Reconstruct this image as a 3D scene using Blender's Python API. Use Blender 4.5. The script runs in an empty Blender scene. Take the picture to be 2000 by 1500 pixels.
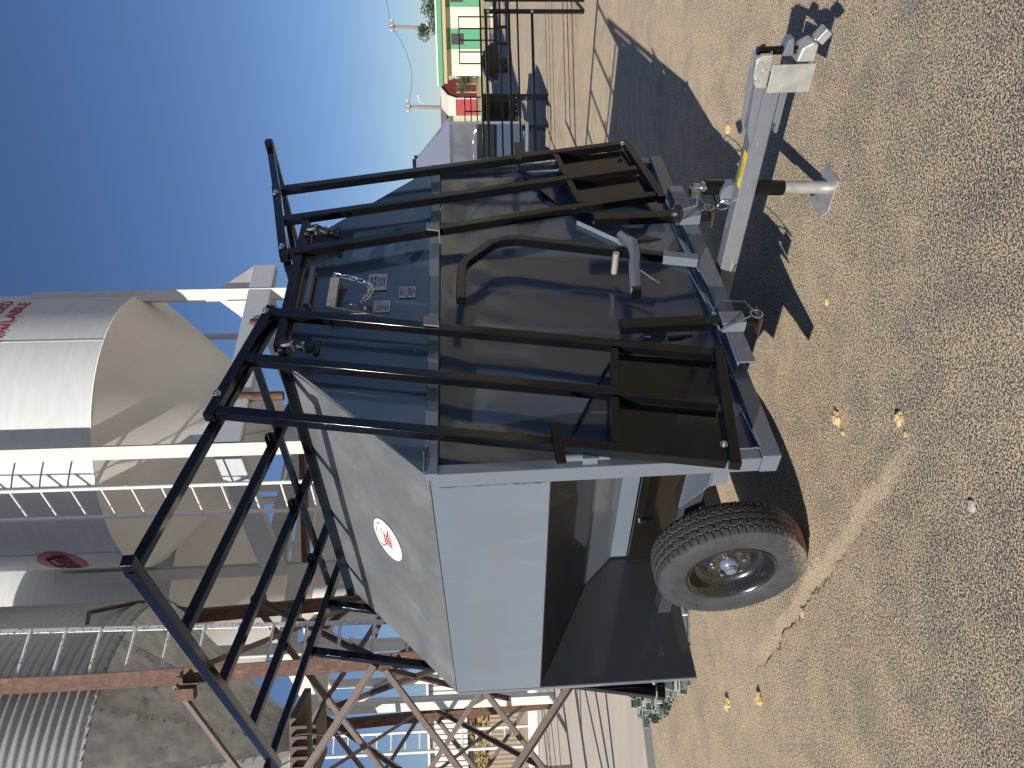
import bpy, bmesh, math, random
from mathutils import Vector, Matrix, noise
from math import sin, cos, pi, radians as R
random.seed(7)
sc = bpy.context.scene
# ------------------------------------------------ camera, sky, sun, exposure
H = 1.474
FW = Vector((0.0, 0.9981, -0.0617)); RT = Vector((0.9996, -0.0016, -0.0266)); DN = FW.cross(RT) * 1.0
cam = bpy.data.cameras.new('camera'); cam.lens = 27.0; cam.sensor_width = 36; cam.clip_end = 3000; cam.clip_start = 0.05
co = bpy.data.objects.new('camera', cam); sc.collection.objects.link(co)
DN.normalize(); RT = DN.cross(FW).normalized()
m = Matrix((DN, RT, -FW)).transposed().to_4x4(); m.translation = (0, 0, H)
co.matrix_world = m; sc.camera = co          # the picture was taken with the camera held on its side
SUN_AZ, SUN_EL = R(-145), R(28)            # azimuth clockwise from +Y, elevation
w = bpy.data.worlds.new("World"); sc.world = w; w.use_nodes = True
nt = w.node_tree; bg = nt.nodes['Background']; sky = nt.nodes.new('ShaderNodeTexSky'); sky.sky_type = 'NISHITA'
sky.sun_disc = False; sky.sun_elevation = SUN_EL; sky.sun_rotation = SUN_AZ; sky.altitude = 300; sky.air_density = 1.0; sky.dust_density = 0.05; sky.ozone_density = 1.6
tint = nt.nodes.new('ShaderNodeMix'); tint.data_type = 'RGBA'; tint.blend_type = 'MULTIPLY'; tint.inputs[0].default_value = 1.0; tint.inputs[7].default_value = (0.78, 0.93, 1.26, 1)
nt.links.new(sky.outputs[0], tint.inputs[6]); nt.links.new(tint.outputs[2], bg.inputs[0]); bg.inputs[1].default_value = 0.050
sl = bpy.data.lights.new('sun', 'SUN'); sl.energy = 5.0; sl.angle = R(0.5); sl.color = (1, 0.945, 0.86)
so = bpy.data.objects.new('sun', sl); sc.collection.objects.link(so)
sdir = Vector((sin(SUN_AZ) * cos(SUN_EL), cos(SUN_AZ) * cos(SUN_EL), sin(SUN_EL)))
so.rotation_euler = sdir.to_track_quat('Z', 'Y').to_euler()
sc.view_settings.view_transform = 'Standard'; sc.view_settings.look = 'None'; sc.view_settings.exposure = 0.32; sc.view_settings.gamma = 1.0

# ------------------------------------------------ materials
def mat(name, col, rough=0.5, metal=0.0, coat=0.0, col2=None, nscale=5.0, lo=0.35, hi=0.65, bump=0.0, bscale=40.0, spec=0.5, detail=6, stretch=None, extra=None, coatr=0.03):
    M = bpy.data.materials.new(name); M.use_nodes = True; n = M.node_tree.nodes; l = M.node_tree.links; p = n['Principled BSDF']
    p.inputs['Base Color'].default_value = (*col, 1); p.inputs['Roughness'].default_value = rough; p.inputs['Metallic'].default_value = metal
    p.inputs['Coat Weight'].default_value = coat; p.inputs['Coat Roughness'].default_value = coatr; p.inputs['Specular IOR Level'].default_value = spec
    tc = n.new('ShaderNodeTexCoord'); src = tc.outputs['Object']
    if stretch:
        mp = n.new('ShaderNodeMapping'); mp.inputs['Scale'].default_value = stretch; l.new(src, mp.inputs[0]); src = mp.outputs[0]
    M['src'] = 0
    if col2:
        t = n.new('ShaderNodeTexNoise'); t.inputs['Scale'].default_value = nscale; t.inputs['Detail'].default_value = detail; t.inputs['Roughness'].default_value = 0.65; l.new(src, t.inputs[0])
        r = n.new('ShaderNodeMapRange'); r.inputs[1].default_value = lo; r.inputs[2].default_value = hi; l.new(t.outputs[0], r.inputs[0])
        mx = n.new('ShaderNodeMix'); mx.data_type = 'RGBA'; mx.inputs[6].default_value = (*col, 1); mx.inputs[7].default_value = (*col2, 1)
        l.new(r.outputs[0], mx.inputs[0]); l.new(mx.outputs[2], p.inputs['Base Color'])
    if bump:
        t = n.new('ShaderNodeTexNoise'); t.inputs['Scale'].default_value = bscale; t.inputs['Detail'].default_value = 4; l.new(src, t.inputs[0])
        b = n.new('ShaderNodeBump'); b.inputs['Strength'].default_value = bump; b.inputs['Distance'].default_value = 0.01; l.new(t.outputs[0], b.inputs['Height']); l.new(b.outputs[0], p.inputs['Normal'])
        if coat: l.new(b.outputs[0], p.inputs['Coat Normal'])
    if extra: extra(M, n, l, p, tc, src)
    return M
def over(colr, thr_lo, thr_hi, scale, detail=8, fac=1.0, stretch=None, mask=None):
    """lay a second patchy colour over whatever feeds Base Color"""
    def f(M, n, l, p, tc, src):
        if stretch:
            mp = n.new('ShaderNodeMapping'); mp.inputs['Scale'].default_value = stretch; l.new(tc.outputs['Object'], mp.inputs[0]); src = mp.outputs[0]
        t = n.new('ShaderNodeTexNoise'); t.inputs['Scale'].default_value = scale; t.inputs['Detail'].default_value = detail; t.inputs['Roughness'].default_value = 0.7; l.new(src, t.inputs[0])
        r = n.new('ShaderNodeMapRange'); r.inputs[1].default_value = thr_lo; r.inputs[2].default_value = thr_hi; r.inputs[4].default_value = fac; l.new(t.outputs[0], r.inputs[0])
        mx = n.new('ShaderNodeMix'); mx.data_type = 'RGBA'; mx.inputs[7].default_value = (*colr, 1)
        if p.inputs['Base Color'].is_linked: l.new(p.inputs['Base Color'].links[0].from_socket, mx.inputs[6])
        else: mx.inputs[6].default_value = p.inputs['Base Color'].default_value
        l.new(r.outputs[0], mx.inputs[0]); l.new(mx.outputs[2], p.inputs['Base Color'])
    return f
def both(*fs):
    def f(*a):
        for g in fs: g(*a)
    return f
SL = (0.130, 0.152, 0.185)
M_slate = mat('slate_paint', SL, 0.28, coat=0.7, col2=(0.12, 0.142, 0.174), nscale=3, bump=0.015, bscale=300, extra=over((0.42, 0.37, 0.29), 0.66, 0.72, 90, fac=0.5))
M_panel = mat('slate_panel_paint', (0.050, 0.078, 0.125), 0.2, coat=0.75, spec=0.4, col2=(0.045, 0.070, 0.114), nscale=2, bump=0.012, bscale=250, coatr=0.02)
M_side = mat('slate_side_paint', (0.130, 0.158, 0.192), 0.30, coat=0.6, col2=(0.118, 0.144, 0.177), nscale=2.2, bump=0.01, bscale=300, extra=both(over((0.42, 0.38, 0.31), 0.70, 0.73, 70, fac=0.35), over((0.24, 0.255, 0.27), 0.58, 0.78, 3.0, fac=0.4, stretch=(3, 3, .7))))
M_slope = mat('dusty_slate_paint', (0.095, 0.105, 0.117), 0.42, coat=0.35, col2=(0.13, 0.135, 0.14), nscale=5, bump=0.05, bscale=500,
              extra=both(over((0.55, 0.52, 0.46), 0.60, 0.68, 420, fac=0.55), over((0.26, 0.25, 0.235), 0.5, 0.72, 4.0, fac=0.5)), coatr=0.15)
M_floor_shade = mat('hopper_floor_shade', (0.010, 0.011, 0.014), 0.35, coat=0.3, spec=0.2)  # upper floor facet: recess shadow and dark reflection put into the colour
M_under = mat('slate_inner_shade', (0.045, 0.052, 0.065), 0.30, coat=0.8, col2=(0.038, 0.045, 0.056), nscale=2, coatr=0.05, extra=over((0.4, 0.38, 0.33), 0.70, 0.73, 160, fac=0.6))  # slate paint again, darkened in its colour for the shade on inner faces
M_black = mat('gloss_black_paint', (0.003, 0.003, 0.004), 0.10, coat=0.5, spec=0.15, col2=(0.005, 0.005, 0.005), nscale=8, bump=0.02, bscale=180, extra=over((0.35, 0.33, 0.3), 0.72, 0.74, 220, fac=0.7), coatr=0.04)
M_blackp = mat('black_sheet_paint', (0.005, 0.0045, 0.004), 0.15, coat=0.55, spec=0.15, col2=(0.010, 0.008, 0.006), nscale=2, coatr=0.06, extra=over((0.4, 0.37, 0.3), 0.73, 0.75, 200, fac=0.8))
M_chrome = mat('zinc_plated_steel', (0.62, 0.64, 0.66), 0.22, metal=1.0, col2=(0.5, 0.52, 0.54), nscale=30)
M_galv = mat('bright_galvanised_plate', (0.55, 0.54, 0.50), 0.45, metal=0.6, col2=(0.40, 0.40, 0.38), nscale=18, bump=0.15, bscale=60)
M_tongue = mat('tongue_slate_paint', (0.150, 0.165, 0.185), 0.38, coat=0.35, col2=(0.12, 0.135, 0.155), nscale=6, bump=0.06, bscale=90, extra=over((0.33, 0.25, 0.15), 0.60, 0.64, 9, fac=0.8, stretch=(4, 1, 4)))
M_rubber = mat('black_rubber', (0.012, 0.012, 0.013), 0.45)
def dustmask(M, n, l, p, tc, src):
    # pale dust caked on the lower part of the wheel
    sx = n.new('ShaderNodeSeparateXYZ'); l.new(tc.outputs['Object'], sx.inputs[0])
    t = n.new('ShaderNodeTexNoise'); t.inputs['Scale'].default_value = 55; t.inputs['Detail'].default_value = 8; t.inputs['Roughness'].default_value = 0.75; l.new(tc.outputs['Object'], t.inputs[0])
    a = n.new('ShaderNodeMath'); a.operation = 'MULTIPLY_ADD'; a.inputs[1].default_value = -3.4; l.new(sx.outputs[2], a.inputs[0]); l.new(t.outputs[0], a.inputs[2])
    b = n.new('ShaderNodeMath'); b.operation = 'MULTIPLY_ADD'; b.inputs[1].default_value = -1.4; l.new(sx.outputs[1], b.inputs[0]); l.new(a.outputs[0], b.inputs[2])
    r = n.new('ShaderNodeMapRange'); r.inputs[1].default_value = 1.42; r.inputs[2].default_value = 1.9; r.inputs[4].default_value = 0.8; l.new(b.outputs[0], r.inputs[0])
    mx = n.new('ShaderNodeMix'); mx.data_type = 'RGBA'; mx.inputs[7].default_value = (0.36, 0.30, 0.22, 1)
    if p.inputs['Base Color'].is_linked: l.new(p.inputs['Base Color'].links[0].from_socket, mx.inputs[6])
    else: mx.inputs[6].default_value = p.inputs['Base Color'].default_value
    l.new(r.outputs[0], mx.inputs[0]); l.new(mx.outputs[2], p.inputs['Base Color'])
M_tyre = mat('tyre_rubber', (0.028, 0.030, 0.033), 0.62, col2=(0.045, 0.046, 0.049), nscale=12, bump=0.1, bscale=200, extra=both(over((0.20, 0.17, 0.13), 0.66, 0.74, 150, fac=0.3), dustmask))
M_rim = mat('dusty_black_rim_paint', (0.014, 0.013, 0.012), 0.25, coat=0.8, extra=both(over((0.30, 0.25, 0.18), 0.56, 0.70, 140, fac=0.35), dustmask))
M_hub = mat('slate_hub_paint', (0.13, 0.155, 0.2), 0.35, coat=0.4)
M_red = mat('red_reflective_tape', (0.30, 0.03, 0.02), 0.5, col2=(0.2, 0.05, 0.04), nscale=20)
M_yellow = mat('yellow_label', (0.80, 0.62, 0.02), 0.4)
M_ink = mat('dark_ink', (0.02, 0.02, 0.03), 0.5)
M_inkred = mat('red_ink', (0.42, 0.03, 0.04), 0.5)
M_sticker = mat('pale_sticker', (0.42, 0.47, 0.58), 0.35)
M_stickerw = mat('cream_sticker', (0.76, 0.74, 0.68), 0.45)
M_white = mat('silo_white_paint', (0.64, 0.65, 0.64), 0.5, col2=(0.58, 0.59, 0.585), nscale=3, stretch=(1, 1, 6), bump=0.05, bscale=30,
              extra=both(over((0.06, 0.05, 0.04), 0.745, 0.76, 42, detail=3, fac=0.9), over((0.55, 0.55, 0.54), 0.5, 0.8, 1.2, fac=0.3)))
M_whitecone = mat('cone_white_paint', (0.80, 0.785, 0.745), 0.55, col2=(0.74, 0.73, 0.69), nscale=2, extra=over((0.05, 0.045, 0.04), 0.70, 0.715, 34, detail=3, fac=0.9))
M_wframe = mat('white_frame_paint', (0.66, 0.65, 0.60), 0.5, col2=(0.60, 0.60, 0.57), nscale=6, extra=over((0.16, 0.07, 0.035), 0.70, 0.74, 9, fac=0.8))
M_gframe = mat('pale_grey_beam_paint', (0.48, 0.51, 0.54), 0.5, col2=(0.43, 0.46, 0.49), nscale=20, bump=0.1, bscale=80, extra=over((0.16, 0.08, 0.04), 0.70, 0.75, 7, fac=0.7))
M_wladder = mat('chipped_white_paint', (0.80, 0.79, 0.76), 0.5, col2=(0.74, 0.74, 0.71), nscale=10, extra=over((0.05, 0.035, 0.03), 0.56, 0.60, 38, fac=0.95))
M_cw = mat('clean_white_paint', (0.72, 0.71, 0.67), 0.5)
M_rust = mat('rusty_brown_steel', (0.055, 0.024, 0.015), 0.7, col2=(0.13, 0.058, 0.030), nscale=14, bump=0.25, bscale=60, extra=over((0.30, 0.19, 0.11), 0.56, 0.68, 30, fac=0.5, stretch=(1, 1, 0.3)))
M_brown = mat('primed_brown_steel', (0.105, 0.078, 0.066), 0.6, col2=(0.14, 0.105, 0.09), nscale=25, extra=over((0.08, 0.045, 0.035), 0.58, 0.66, 30, fac=0.6, stretch=(4, 4, 1)))
M_darkbrown = mat('dark_brown_steel', (0.045, 0.028, 0.022), 0.6, col2=(0.065, 0.04, 0.03), nscale=10)
M_corr = mat('weathered_galvanised_sheet', (0.46, 0.475, 0.47), 0.42, metal=0.35, col2=(0.34, 0.355, 0.355), nscale=2.0, stretch=(1, 1, 0.4), bump=0.1, bscale=40)
M_gcone = mat('stained_galvanised_cone', (0.66, 0.66, 0.63), 0.6, metal=0.0, col2=(0.44, 0.445, 0.44), nscale=6, lo=0.38, hi=0.62, stretch=(1.5, 1.5, 0.25), bump=0.08, bscale=60,
              extra=both(over((0.15, 0.155, 0.155), 0.60, 0.66, 3.0, fac=0.6, stretch=(1.4, 1.4, .3)), over((0.24, 0.10, 0.035), 0.70, 0.74, 2.5, fac=0.9), over((0.5, 0.5, 0.47), 0.60, 0.70, 40, fac=0.5)))
M_conc = mat('pale_concrete', (0.56, 0.50, 0.42), 0.85, col2=(0.50, 0.44, 0.36), nscale=1.5, bump=0.1, bscale=40, stretch=(0.5, 3, 1), extra=over((0.30, 0.2, 0.12), 0.66, 0.76, 1.2, fac=0.4))
M_concside = mat('grey_concrete_edge', (0.20, 0.20, 0.20), 0.9)

# ------------------------------------------------ mesh helpers
class MB:
    def __init__(s): s.v = []; s.f = []
    def add(s, v, f):
        o = len(s.v); s.v += [tuple(x) for x in v]; s.f += [tuple(i + o for i in q) for q in f]; return s
    def box(s, c, d, rot=None):
        P = [Vector((x * d[0] / 2, y * d[1] / 2, z * d[2] / 2)) for x in (-1, 1) for y in (-1, 1) for z in (-1, 1)]
        if rot is not None: P = [rot @ p for p in P]
        return s.add([p + Vector(c) for p in P], [(0, 1, 3, 2), (4, 6, 7, 5), (0, 4, 5, 1), (2, 3, 7, 6), (0, 2, 6, 4), (1, 5, 7, 3)])
    def b2(s, x0, x1, y0, y1, z0, z1): return s.box(((x0 + x1) / 2, (y0 + y1) / 2, (z0 + z1) / 2), (abs(x1 - x0), abs(y1 - y0), abs(z1 - z0)))
    def bar(s, p0, p1, w, h=None, up=(0, 0, 1)):
        h = h or w; p0 = Vector(p0); p1 = Vector(p1); d = p1 - p0; L = d.length; d.normalize(); u = Vector(up)
        if abs(d.dot(u)) > 0.98: u = Vector((0, 1, 0))
        x = d.cross(u).normalized(); u = x.cross(d)
        return s.box((p0 + p1) / 2, (w, L, h), Matrix((x, d, u)).transposed())
    def angle(s, p0, p1, w, t=0.008, up=(0, 0, 1), flip=1):
        p0 = Vector(p0); p1 = Vector(p1); d = (p1 - p0).normalized(); u = Vector(up); x = d.cross(u).normalized() * flip; u = x.cross(d) * flip
        s.bar(p0 + x * w / 2, p1 + x * w / 2, w, t, up=u); s.bar(p0 + u * (w / 2 + t / 2), p1 + u * (w / 2 + t / 2), t, w - 0.001, up=u); return s
    def cyl(s, p0, p1, r, n=16, r2=None, cap=True):
        p0 = Vector(p0); p1 = Vector(p1); d = (p1 - p0).normalized(); r2 = r if r2 is None else r2
        a = d.orthogonal().normalized(); b = d.cross(a)
        V = [p0 + (a * cos(2 * pi * i / n) + b * sin(2 * pi * i / n)) * r for i in range(n)] + [p1 + (a * cos(2 * pi * i / n) + b * sin(2 * pi * i / n)) * r2 for i in range(n)]
        F = [(i, (i + 1) % n, n + (i + 1) % n, n + i) for i in range(n)]
        if cap: F += [tuple(range(n))[::-1], tuple(range(n, 2 * n))]
        return s.add(V, F)
    def pipe(s, pts, r, n=10, sq=False):
        pts = [Vector(p) for p in pts]; rings = []; a = None
        for i, p in enumerate(pts):
            d = ((pts[min(i + 1, len(pts) - 1)] - p).normalized() + (p - pts[max(i - 1, 0)]).normalized()).normalized()
            a = d.orthogonal().normalized() if a is None else (a - d * a.dot(d)).normalized()
            if sq and i == 0: a = Vector((0, 1, 0)) - d * d.y; a.normalize(); a = (a + d.cross(a)).normalized()
            b = d.cross(a); rings.append([p + (a * cos(2 * pi * k / n) + b * sin(2 * pi * k / n)) * r for k in range(n)])
        V = [q for g in rings for q in g]; F = [(i * n + k, i * n + (k + 1) % n, (i + 1) * n + (k + 1) % n, (i + 1) * n + k) for i in range(len(pts) - 1) for k in range(n)]
        F += [tuple(range(n))[::-1], tuple(range(len(V) - n, len(V)))]
        return s.add(V, F)
    def prism(s, poly, off):
        n = len(poly); o = Vector(off); V = [Vector(p) for p in poly] + [Vector(p) + o for p in poly]
        return s.add(V, [tuple(range(n))[::-1], tuple(range(n, 2 * n))] + [(i, (i + 1) % n, n + (i + 1) % n, n + i) for i in range(n)])
    def lathe(s, prof, n=48, c=(0, 0, 0), axis='z', close=False):
        V = []
        for (r, z) in prof:
            for k in range(n):
                a = 2 * pi * k / n
                V.append((c[0] + r * cos(a), c[1] + r * sin(a), c[2] + z) if axis == 'z' else (c[0] + z, c[1] + r * cos(a), c[2] + r * sin(a)))
        m_ = len(prof); F = [(i * n + k, i * n + (k + 1) % n, ((i + 1) % m_) * n + (k + 1) % n, ((i + 1) % m_) * n + k) for i in range(m_ if close else m_ - 1) for k in range(n)]
        return s.add(V, F)
    def build(s, name, mt, parent=None, bevel=0.0, smooth=False, seg=2, angle=40):
        me = bpy.data.meshes.new(name); me.from_pydata(s.v, [], s.f); bm = bmesh.new(); bm.from_mesh(me); bmesh.ops.recalc_face_normals(bm, faces=bm.faces); bm.to_mesh(me); bm.free()
        o = bpy.data.objects.new(name, me); sc.collection.objects.link(o); me.materials.append(mt)
        if smooth or bevel:
            for p in me.polygons: p.use_smooth = True
            me.set_sharp_from_angle(angle=R(angle))
        if bevel:
            b = o.modifiers.new('bevel', 'BEVEL'); b.width = bevel; b.segments = seg; b.limit_method = 'ANGLE'; b.angle_limit = R(40); b.harden_normals = True
        if parent: o.parent = parent
        return o
def tag(o, label=None, cat=None, group=None, kind=None):
    for k, v in (('label', label), ('category', cat), ('group', group), ('kind', kind)):
        if v: o[k] = v
    return o
def empty(name, loc=(0, 0, 0), rz=0, label=None, cat=None, group=None):
    o = bpy.data.objects.new(name, None); sc.collection.objects.link(o); o.location = loc; o.rotation_euler = (0, 0, rz); o.empty_display_size = 0.1; return tag(o, label, cat, group)
def text_mesh(body, size, depth=0.0, align='CENTER', spacing=1.0, bold=0.0):
    c = bpy.data.curves.new('txt', 'FONT'); c.body = body; c.size = size; c.extrude = depth; c.align_x = align; c.align_y = 'CENTER'; c.space_character = spacing; c.offset = bold; c.resolution_u = 3
    o = bpy.data.objects.new('txt', c); sc.collection.objects.link(o); bpy.context.view_layer.update()
    me = bpy.data.meshes.new_from_object(o.evaluated_get(bpy.context.evaluated_depsgraph_get())); bpy.data.objects.remove(o); return me
def put_text(body, size, parent, mt, origin, ex, ey, name='lettering', **k):
    me = text_mesh(body, size, **k); ex = Vector(ex); ey = Vector(ey); o0 = Vector(origin); ez = ex.cross(ey)
    for v in me.vertices: v.co = o0 + ex * v.co.x + ey * v.co.y + ez * v.co.z
    me.materials.clear(); me.materials.append(mt); o = bpy.data.objects.new(name, me); sc.collection.objects.link(o); o.parent = parent; return o
def copy_tree(o, parent=None):
    c = o.copy(); sc.collection.objects.link(c); c.parent = parent
    for ch in list(o.children): copy_tree(ch, c)
    return c

# ------------------------------------------------ ground
def ground_extra(M, n, l, p, tc, src):
    N = lambda s, d=4, r=0.6, v=src: (lambda t: (setattr(t.inputs['Scale'], 'default_value', s), setattr(t.inputs['Detail'], 'default_value', d), setattr(t.inputs['Roughness'], 'default_value', r), l.new(v, t.inputs[0]), t)[-1])(n.new('ShaderNodeTexNoise'))
    def mr(i, a, b, c=0.0, d=1.0):
        r = n.new('ShaderNodeMapRange'); r.inputs[1].default_value = a; r.inputs[2].default_value = b; r.inputs[3].default_value = c; r.inputs[4].default_value = d; l.new(i, r.inputs[0]); return r.outputs[0]
    def mix(f, a, b):
        x = n.new('ShaderNodeMix'); x.data_type = 'RGBA'
        for s, v in ((0, f), (6, a), (7, b)):
            if hasattr(v, 'links'): l.new(v, x.inputs[s])
            else: x.inputs[s].default_value = v if s == 0 else (*v, 1)
        return x.outputs[2]
    def mth(op, a, b=0.0, c=None):
        x = n.new('ShaderNodeMath'); x.operation = op
        for i, v in enumerate((a, b, c)):
            if v is None: continue
            if hasattr(v, 'links'): l.new(v, x.inputs[i])
            else: x.inputs[i].default_value = v
        return x.outputs[0]
    big = N(0.9, 5, 0.6); mid = N(7, 5, 0.65); fine = N(150, 3, 0.6); grit = n.new('ShaderNodeTexVoronoi'); grit.inputs['Scale'].default_value = 170; l.new(src, grit.inputs[0])
    fine2 = N(75, 5, 0.8)
    sx = n.new('ShaderNodeSeparateXYZ'); l.new(src, sx.inputs[0])
    # sand drifted along a crack in the asphalt, from (0.1,2.05) to (-1.75,4.1)
    A = Vector((0.05, 2.08)); B = Vector((-1.9, 4.35)); d = (B - A).normalized(); nrm = Vector((-d.y, d.x))
    wob = mth('MULTIPLY_ADD', mr(N(3.5, 4).outputs[0], 0, 1, -1, 1), 0.07, mth('MULTIPLY', mr(N(25, 3).outputs[0], 0, 1, -1, 1), 0.03))
    px = mth('SUBTRACT', sx.outputs[0], A.x); py = mth('SUBTRACT', sx.outputs[1], A.y)
    dist = mth('ADD', mth('ADD', mth('MULTIPLY', px, nrm.x), mth('MULTIPLY', py, nrm.y)), wob)
    along = mth('ADD', mth('MULTIPLY', px, d.x), mth('MULTIPLY', py, d.y))
    gate = mth('MULTIPLY', mr(along, 0.42, 0.7), mr(along, 2.5, 2.2)); cgate = mth('MULTIPLY', mr(along, 0.9, 1.7), mr(along, 2.5, 2.3))
    sandln = mth('MULTIPLY', mth('MULTIPLY', mr(mth('ABSOLUTE', mth('SUBTRACT', dist, -0.034)), 0.052, 0.022), gate), mr(fine2.outputs[0], 0.3, 0.55))
    crack = mth('MULTIPLY', mth('MULTIPLY', mr(mth('ABSOLUTE', mth('SUBTRACT', dist, 0.010)), 0.010, 0.001), cgate), mr(N(17, 4).outputs[0], 0.42, 0.54))
    left = mr(sx.outputs[0], 0.2, -2.2)      # sandier towards the pad and the road
    far = mr(sx.outputs[1], 9, 22)
    sand_amt = mth('ADD', mth('MULTIPLY', mr(big.outputs[0], 0.3, 0.75), 0.55), mth('MULTIPLY', mr(mid.outputs[0], 0.35, 0.7), 0.35))
    yf = mr(sx.outputs[1], 1.6, 4.6); thr = mth('SUBTRACT', mth('SUBTRACT', 0.568, mth('MULTIPLY', sand_amt, 0.09)), mth('MULTIPLY', yf, 0.055))
    g = mth('SUBTRACT', mth('MULTIPLY_ADD', fine.outputs[0], 0.6, mth('MULTIPLY', fine2.outputs[0], 0.4)), thr)
    f1 = mr(g, -0.055, 0.03)
    stone = mix(mr(N(160, 2).outputs[0], 0.4, 0.62), (0.022, 0.024, 0.030), (0.20, 0.18, 0.155))
    sand = mix(mr(mid.outputs[0], 0.35, 0.7), (0.66, 0.53, 0.37), (0.74, 0.57, 0.36))
    c = mix(f1, stone, sand)
    c = mix(mr(grit.outputs['Distance'], 0.12, 0.05, 0, 0.55), c, (0.66, 0.6, 0.5))
    c = mix(mth('MULTIPLY', sandln, 0.85), c, (0.72, 0.56, 0.38)); c = mix(crack, c, (0.012, 0.011, 0.012))
    pv = n.new('ShaderNodeTexVoronoi'); pv.inputs['Scale'].default_value = 11; l.new(src, pv.inputs[0])
    sc_ = n.new('ShaderNodeSeparateColor'); l.new(pv.outputs['Color'], sc_.inputs[0])
    pit = mth('MULTIPLY', mr(mth('ADD', pv.outputs['Distance'], mth('MULTIPLY', fine2.outputs[0], .25)), 0.20, 0.14), mr(sc_.outputs[0], .55, .6))
    c = mix(mth('MULTIPLY', pit, 0.85), c, (0.03, 0.028, 0.026))
    c = mix(mth('MULTIPLY', mr(N(2.3, 6, 0.7).outputs[0], 0.56, 0.68), 0.42), c, (0.60, 0.46, 0.29)); c = mix(mth('MULTIPLY', mr(N(1.3, 6, 0.7).outputs[0], 0.54, 0.70), 0.45), c, (0.16, 0.15, 0.145))
    farsand = mix(mr(N(0.25, 4).outputs[0], 0.45, 0.6), (0.45, 0.38, 0.30), (0.56, 0.43, 0.29))
    c = mix(mth('MULTIPLY', far, 0.85), c, farsand)
    l.new(c, p.inputs['Base Color'])
    b = n.new('ShaderNodeBump'); b.inputs['Strength'].default_value = 0.55; b.inputs['Distance'].default_value = 0.010
    l.new(mth('ADD', mth('ADD', fine.outputs[0], mth('MULTIPLY', fine2.outputs[0], 0.8)), mth('MULTIPLY', crack, -1.2)), b.inputs['Height']); l.new(b.outputs[0], p.inputs['Normal'])
M_ground = mat('sandy_asphalt', (0.3, 0.27, 0.22), 0.95, spec=0.2, extra=ground_extra)
tag(MB().add([(-700, -300, 0), (700, -300, 0), (700, 1500, 0), (-700, 1500, 0)], [(0, 1, 2, 3)]).build('ground', M_ground), kind='structure')
# concrete pad on the left behind
pad = MB(); P = [(-2.55, 6.55), (-3.35, 6.15), (-12, 4.0), (-30, 10), (-30, 17.5), (1.5, 17.5), (1.5, 8.4)]
pad.prism([(x, y, -0.02) for x, y in P], (0, 0, 0.10)); tag(pad.build('concrete_pad', M_conc), kind='structure')
pe = MB(); pe.prism([(-2.50, 6.50, -.02), (-3.36, 6.10, -.02), (-12, 3.93, -.02), (-12, 3.99, -.02), (-3.35, 6.148, -.02), (-2.552, 6.548, -.02)], (0, 0, 0.075)); tag(pe.build('pad_edge', M_concside), kind='structure')
M_dirt = mat('roadside_dirt', (0.50, 0.39, 0.27), 0.95, col2=(0.42, 0.30, 0.18), nscale=0.8)
M_road = mat('grey_road', (0.30, 0.27, 0.24), 0.9, col2=(0.26, 0.24, 0.22), nscale=3)
M_drygrass = mat('dry_verge', (0.30, 0.29, 0.13), 0.95, col2=(0.45, 0.38, 0.24), nscale=1.2, lo=.4, hi=.6)
def sheet(name, mt, x0, x1, y0, y1, z): tag(MB().add([(x0, y0, z), (x1, y0, z), (x1, y1, z), (x0, y1, z)], [(0, 1, 2, 3)]).build(name, mt), kind='structure')
sheet('dirt_shoulder', M_dirt, -60, 90, 20.5, 24.5, 0.004); sheet('road', M_road, -60, 90, 24.5, 32, 0.008); sheet('far_shoulder', M_dirt, -60, 90, 32, 36, 0.004); sheet('verge', M_drygrass, -60, 200, 36, 90, 0.004)

# ------------------------------------------------ main feeder trailer (body frame: X across, Y back, Z up)
BM = Matrix(((0.7066, -0.7074, -0.0205, 0.4317), (0.7076, 0.7063, 0.0205, 3.198), (0.0, -0.029, 0.9996, 0.4451), (0, 0, 0, 1)))
def wave(o, amp, sc1=1.6, keep=None):
    pass
def sheet_grid(name, corners, nx, ny, amp, mt, parent, seed=0, thick=0.004, inward=(0, 1, 0), edge=0.12, bias=0.0):
    """thin rolled sheet with the slight waviness of real sheet metal; corners: bl, br, tr, tl"""
    bl, br, tr, tl = [Vector(c) for c in corners]; n_ = (br - bl).cross(tl - bl).normalized(); mb = MB(); V = []
    for side in (0, 1):
        for j in range(ny + 1):
            for i in range(nx + 1):
                u = i / nx; v = j / ny; p = (bl * (1 - u) + br * u) * (1 - v) + (tl * (1 - u) + tr * u) * v
                e = min(1, min(u, 1 - u) / edge) * min(1, min(v, 1 - v) / edge)
                h = noise.noise(Vector((p.x * 1.9 + seed, p.z * 1.3 + p.y * 1.9, seed))) + 0.45 * noise.noise(Vector((p.x * 4.3, p.z * 3.6 + p.y * 4, seed + 5)))
                V.append(p + n_ * (amp * (h - bias) * e) + Vector(inward) * (thick if side else 0))
    W = nx + 1; K = W * (ny + 1); F = []
    for j in range(ny):
        for i in range(nx):
            a = j * W + i; F.append((a, a + 1, a + W + 1, a + W)); F.append((K + a, K + a + W, K + a + W + 1, K + a + 1))
    for i in range(nx): F.append((i, K + i, K + i + 1, i + 1)); a = ny * W + i; F.append((a, a + 1, K + a + 1, K + a))
    for j in range(ny): a = j * W; F.append((a, a + W, K + a + W, K + a)); a = j * W + nx; F.append((a, K + a, K + a + W, a + W))
    return mb.add(V, F).build(name, mt, parent, smooth=True)
FT = empty('feeder_trailer', label='slate grey cattle feeder trailer with folded black tube gates, nearest and largest of all', cat='feeder trailer'); FT.matrix_world = BM
LB = 1.65; ZW = 1.15; ZT = 1.69; XT = 0.42; ZS = 0.755
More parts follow.
